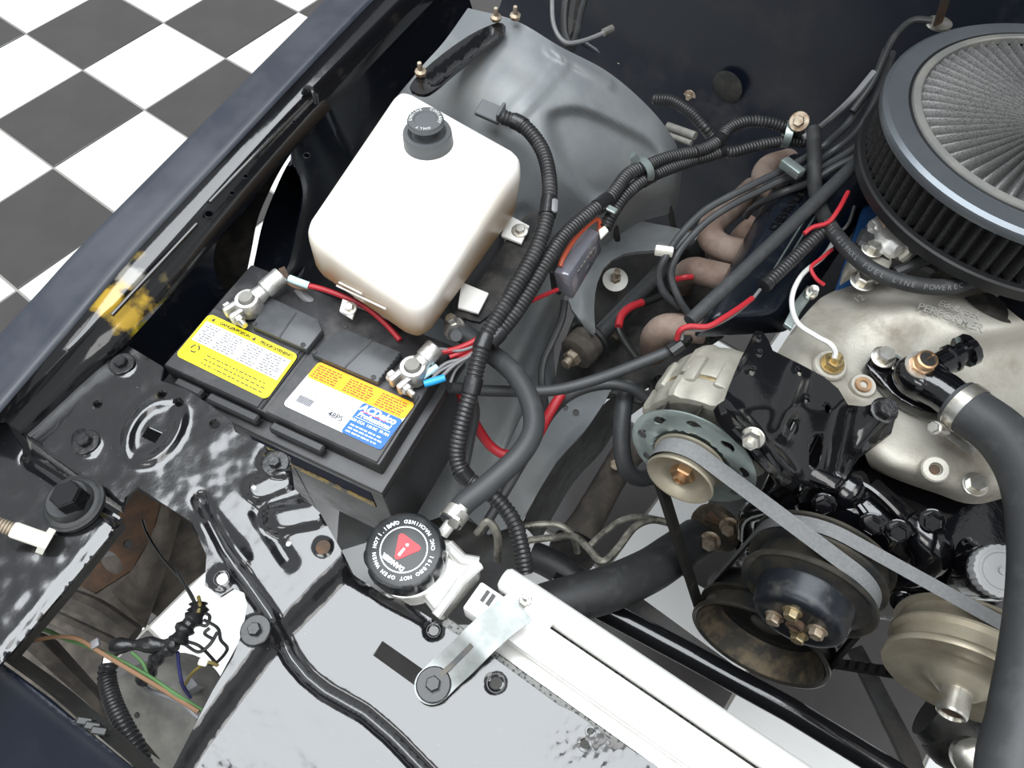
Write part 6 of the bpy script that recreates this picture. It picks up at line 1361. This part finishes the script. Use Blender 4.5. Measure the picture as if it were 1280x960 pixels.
# wires by the bulkhead and beside the carburettor
wire('throttle_cable', 'black cable arching behind the air cleaner rim', 'cable', [(1165, 26, 1.0), (1140, 26, .995), (1118, 46, .985), (1105, 72, .975), (1090, 105, .96), (1065, 140, .94)], 0.0045, 'rubber', 10)
wire('vacuum_line', 'thin dark line beside the plug leads at the air cleaner', 'tube', [(1093, 90, .968), (1066, 122, .947), (1042, 145, .915), (1020, 163, .880), (1004, 172, .872)], 0.0042, 'wire_grey', 8)
wire('carburettor_wire', 'red wire curling beside the air cleaner base', 'wire', [(1005, 292, .915), (1016, 284, .918), (1035, 278, .92), (1048, 262, .925), (1060, 240, .925)], 0.0026, 'wire_red')
wire('carburettor_wire', 'pink-red wire twisted round the white sender wire', 'wire', [(1040, 312, .90), (1028, 322, .905), (1014, 334, .905), (1020, 348, .90), (1030, 356, .895)], 0.0022, 'wire_red')
wire('carburettor_wire', 'thin black wire below the air cleaner base', 'wire', [(1068, 258, .92), (1060, 280, .915), (1048, 288, .91), (1030, 274, .915)], 0.0020, 'wire_black')
wire('cowl_cable', 'black cable hanging beside the bulkhead corner', 'cable', [(712, -20, .96), (706, 10, .94), (706, 40, .92), (712, 58, .91)], 0.0055, 'rubber', 10)
wire('cowl_cable', 'grey cable with a metal end beside the bulkhead corner', 'cable', [(690, -10, .96), (692, 30, .95), (705, 52, .94), (725, 52, .935), (748, 44, .93), (764, 36, .93)], 0.0030, 'wire_grey')
m = MB(); m.lathe([(0.005, -0.008), (0.005, 0.008), (0, 0.008)], frame(P(760, 38, .931), P(770, 33, .93) - P(750, 43, .93)), 10); m.build('cable_end', 'zinc', None, 'metal cable end beside the bulkhead', 'cable end')
wire('cowl_cable', 'second black cable running up the bulkhead corner', 'cable', [(738, -20, .88), (728, 10, .87), (722, 40, .87), (715, 62, .88)], 0.005, 'rubber', 10)
m = MB(); m.strip([P(720, -12, .80), P(716, 20, .80), P(712, 50, .80)], V(0, -1, 0.2), 0.03, 0.006); m.build('hinge_post', 'dirty_black', None, 'dark upright post in the bulkhead corner', 'post')
# ------------------------------------------------------------------ loose wiring in the headlight opening
wire('headlight_wire', 'green wire crossing the headlight opening', 'wire', [(38, 800, .86), (42, 786, .86), (58, 788, .86), (80, 798, .86), (110, 808, .86), (150, 826, .86), (185, 845, .86), (220, 868, .86), (252, 888, .85)], 0.0019, 'wire_green')
wire('headlight_wire', 'tan orange wire crossing the headlight opening', 'wire', [(26, 806, .865), (45, 800, .87), (72, 796, .87), (98, 799, .87), (125, 815, .868), (160, 836, .866), (200, 860, .862), (248, 890, .855)], 0.0019, 'wire_orange')
wire('headlight_wire', 'green wire branching down to the tape bundle', 'wire', [(165, 816, .85), (178, 828, .85), (186, 846, .85), (200, 862, .85)], 0.0016, 'wire_green')
wire('headlight_wire', 'blue wire hanging from the taped bundle', 'wire', [(222, 815, .84), (224, 835, .83), (228, 855, .82), (238, 872, .80)], 0.0017, 'wire_blue')
wire('headlight_wire', 'grey wire sagging to the headlight bucket', 'wire', [(178, 850, .82), (185, 862, .80), (205, 870, .79), (228, 880, .79), (248, 898, .79)], 0.0022, 'wire_grey')
tb_ = thing('taped_wire_bundle', 'black taped wire bundle with loose ends above the floor', 'wire bundle', P(215, 810, .78))
m = MB(); m.tube(path([(140, 808, .85), (170, 806, .85), (200, 806, .85), (222, 804, .85)], 5), [0.006 + 0.0015 * math.sin(i) for i in range(16)], 10); m.build('taped_trunk', 'tape_black', tb_)
m = MB(); m.tube(path([(222, 804, .85), (232, 785, .85), (246, 768, .85), (248, 755, .85)], 5), [0.008 + 0.002 * math.sin(i * 1.7) for i in range(16)], 10); m.build('taped_branch', 'tape_black', tb_)
m = MB(); m.tube(path([(215, 808, .85), (198, 820, .84), (188, 838, .83), (178, 850, .82)], 5), [0.006 + 0.0015 * math.sin(i * 1.3) for i in range(16)], 10); m.build('taped_branch', 'tape_black', tb_)
for q in ([(246, 762, .85), (240, 745, .85), (226, 724, .84), (205, 700, .82), (185, 670, .80), (178, 650, .79)], [(248, 762, .85), (236, 740, .85), (222, 715, .84)], [(252, 765, .85), (262, 770, .85), (258, 782, .85), (248, 780, .85)], [(255, 775, .85), (272, 785, .85), (276, 800, .85), (284, 812, .85), (268, 830, .84), (255, 828, .84)], [(235, 802, .85), (250, 808, .85), (266, 824, .84), (272, 832, .84)], [(232, 806, .85), (248, 815, .85), (262, 806, .85), (272, 790, .85)], [(262, 785, .85), (256, 792, .85), (268, 800, .85)]):
    m = MB(); m.tube(path(q, 5), 0.0016, 6); m.build('loose_wire', 'wire_black', tb_)
m = MB(); m.tube(path([(248, 766, .856), (250, 756, .856), (248, 746, .852)], 4), 0.0018, 8); m.build('yellow_wire', 'wire_yellow', tb_)
m = MB(); m.tube(path([(272, 832, .842), (262, 828, .845), (252, 832, .842), (240, 842, .835), (232, 855, .82)], 5), 0.0016, 8); m.build('yellow_wire', 'wire_yellow', tb_)
m = MB(); m.box(frame(P(254, 828, .846), (0.2, 0, 1), (1, 0.5, 0)), (0.008, 0.006, 0.004), 0.001, 1); m.build('bullet_plug', 'white_plastic', tb_)
m = MB(); slab_px(m, [(112, 802), (122, 796), (124, 806), (114, 812)], .868, .004, .001); m.build('wire_tag', 'wire_grey', None, 'small grey tag on the tan wire', 'tag')
# ------------------------------------------------------------------ unseen raised hood, added to shade the rear of the bay
hood = thing('hood', 'unseen raised black hood added to shade the rear of the bay', 'hood', (0.05, 1.2, 1.1))
m = MB(); m.grid([[V(-0.72 + 0.155 * k, 1.22 - 0.42 * t, 1.10 + 1.10 * t + 0.02 * math.sin(PI * k / 10)) for k in range(11)] for t in (0, 0.25, 0.5, 0.75, 1.0)]); m.build('shade_hood_skin', 'navy_satin', hood)
m = MB()
for a, b in (((-0.6, 0.05), (0.7, 0.95)), ((0.7, 0.05), (-0.6, 0.95))):
    m.tube([V(a[0], 1.205 - 0.42 * a[1], 1.09 + 1.1 * a[1]), V(b[0], 1.205 - 0.42 * b[1], 1.09 + 1.1 * b[1])], 0.02, 8)
m.build('shade_hood_brace', 'black_gloss', hood)
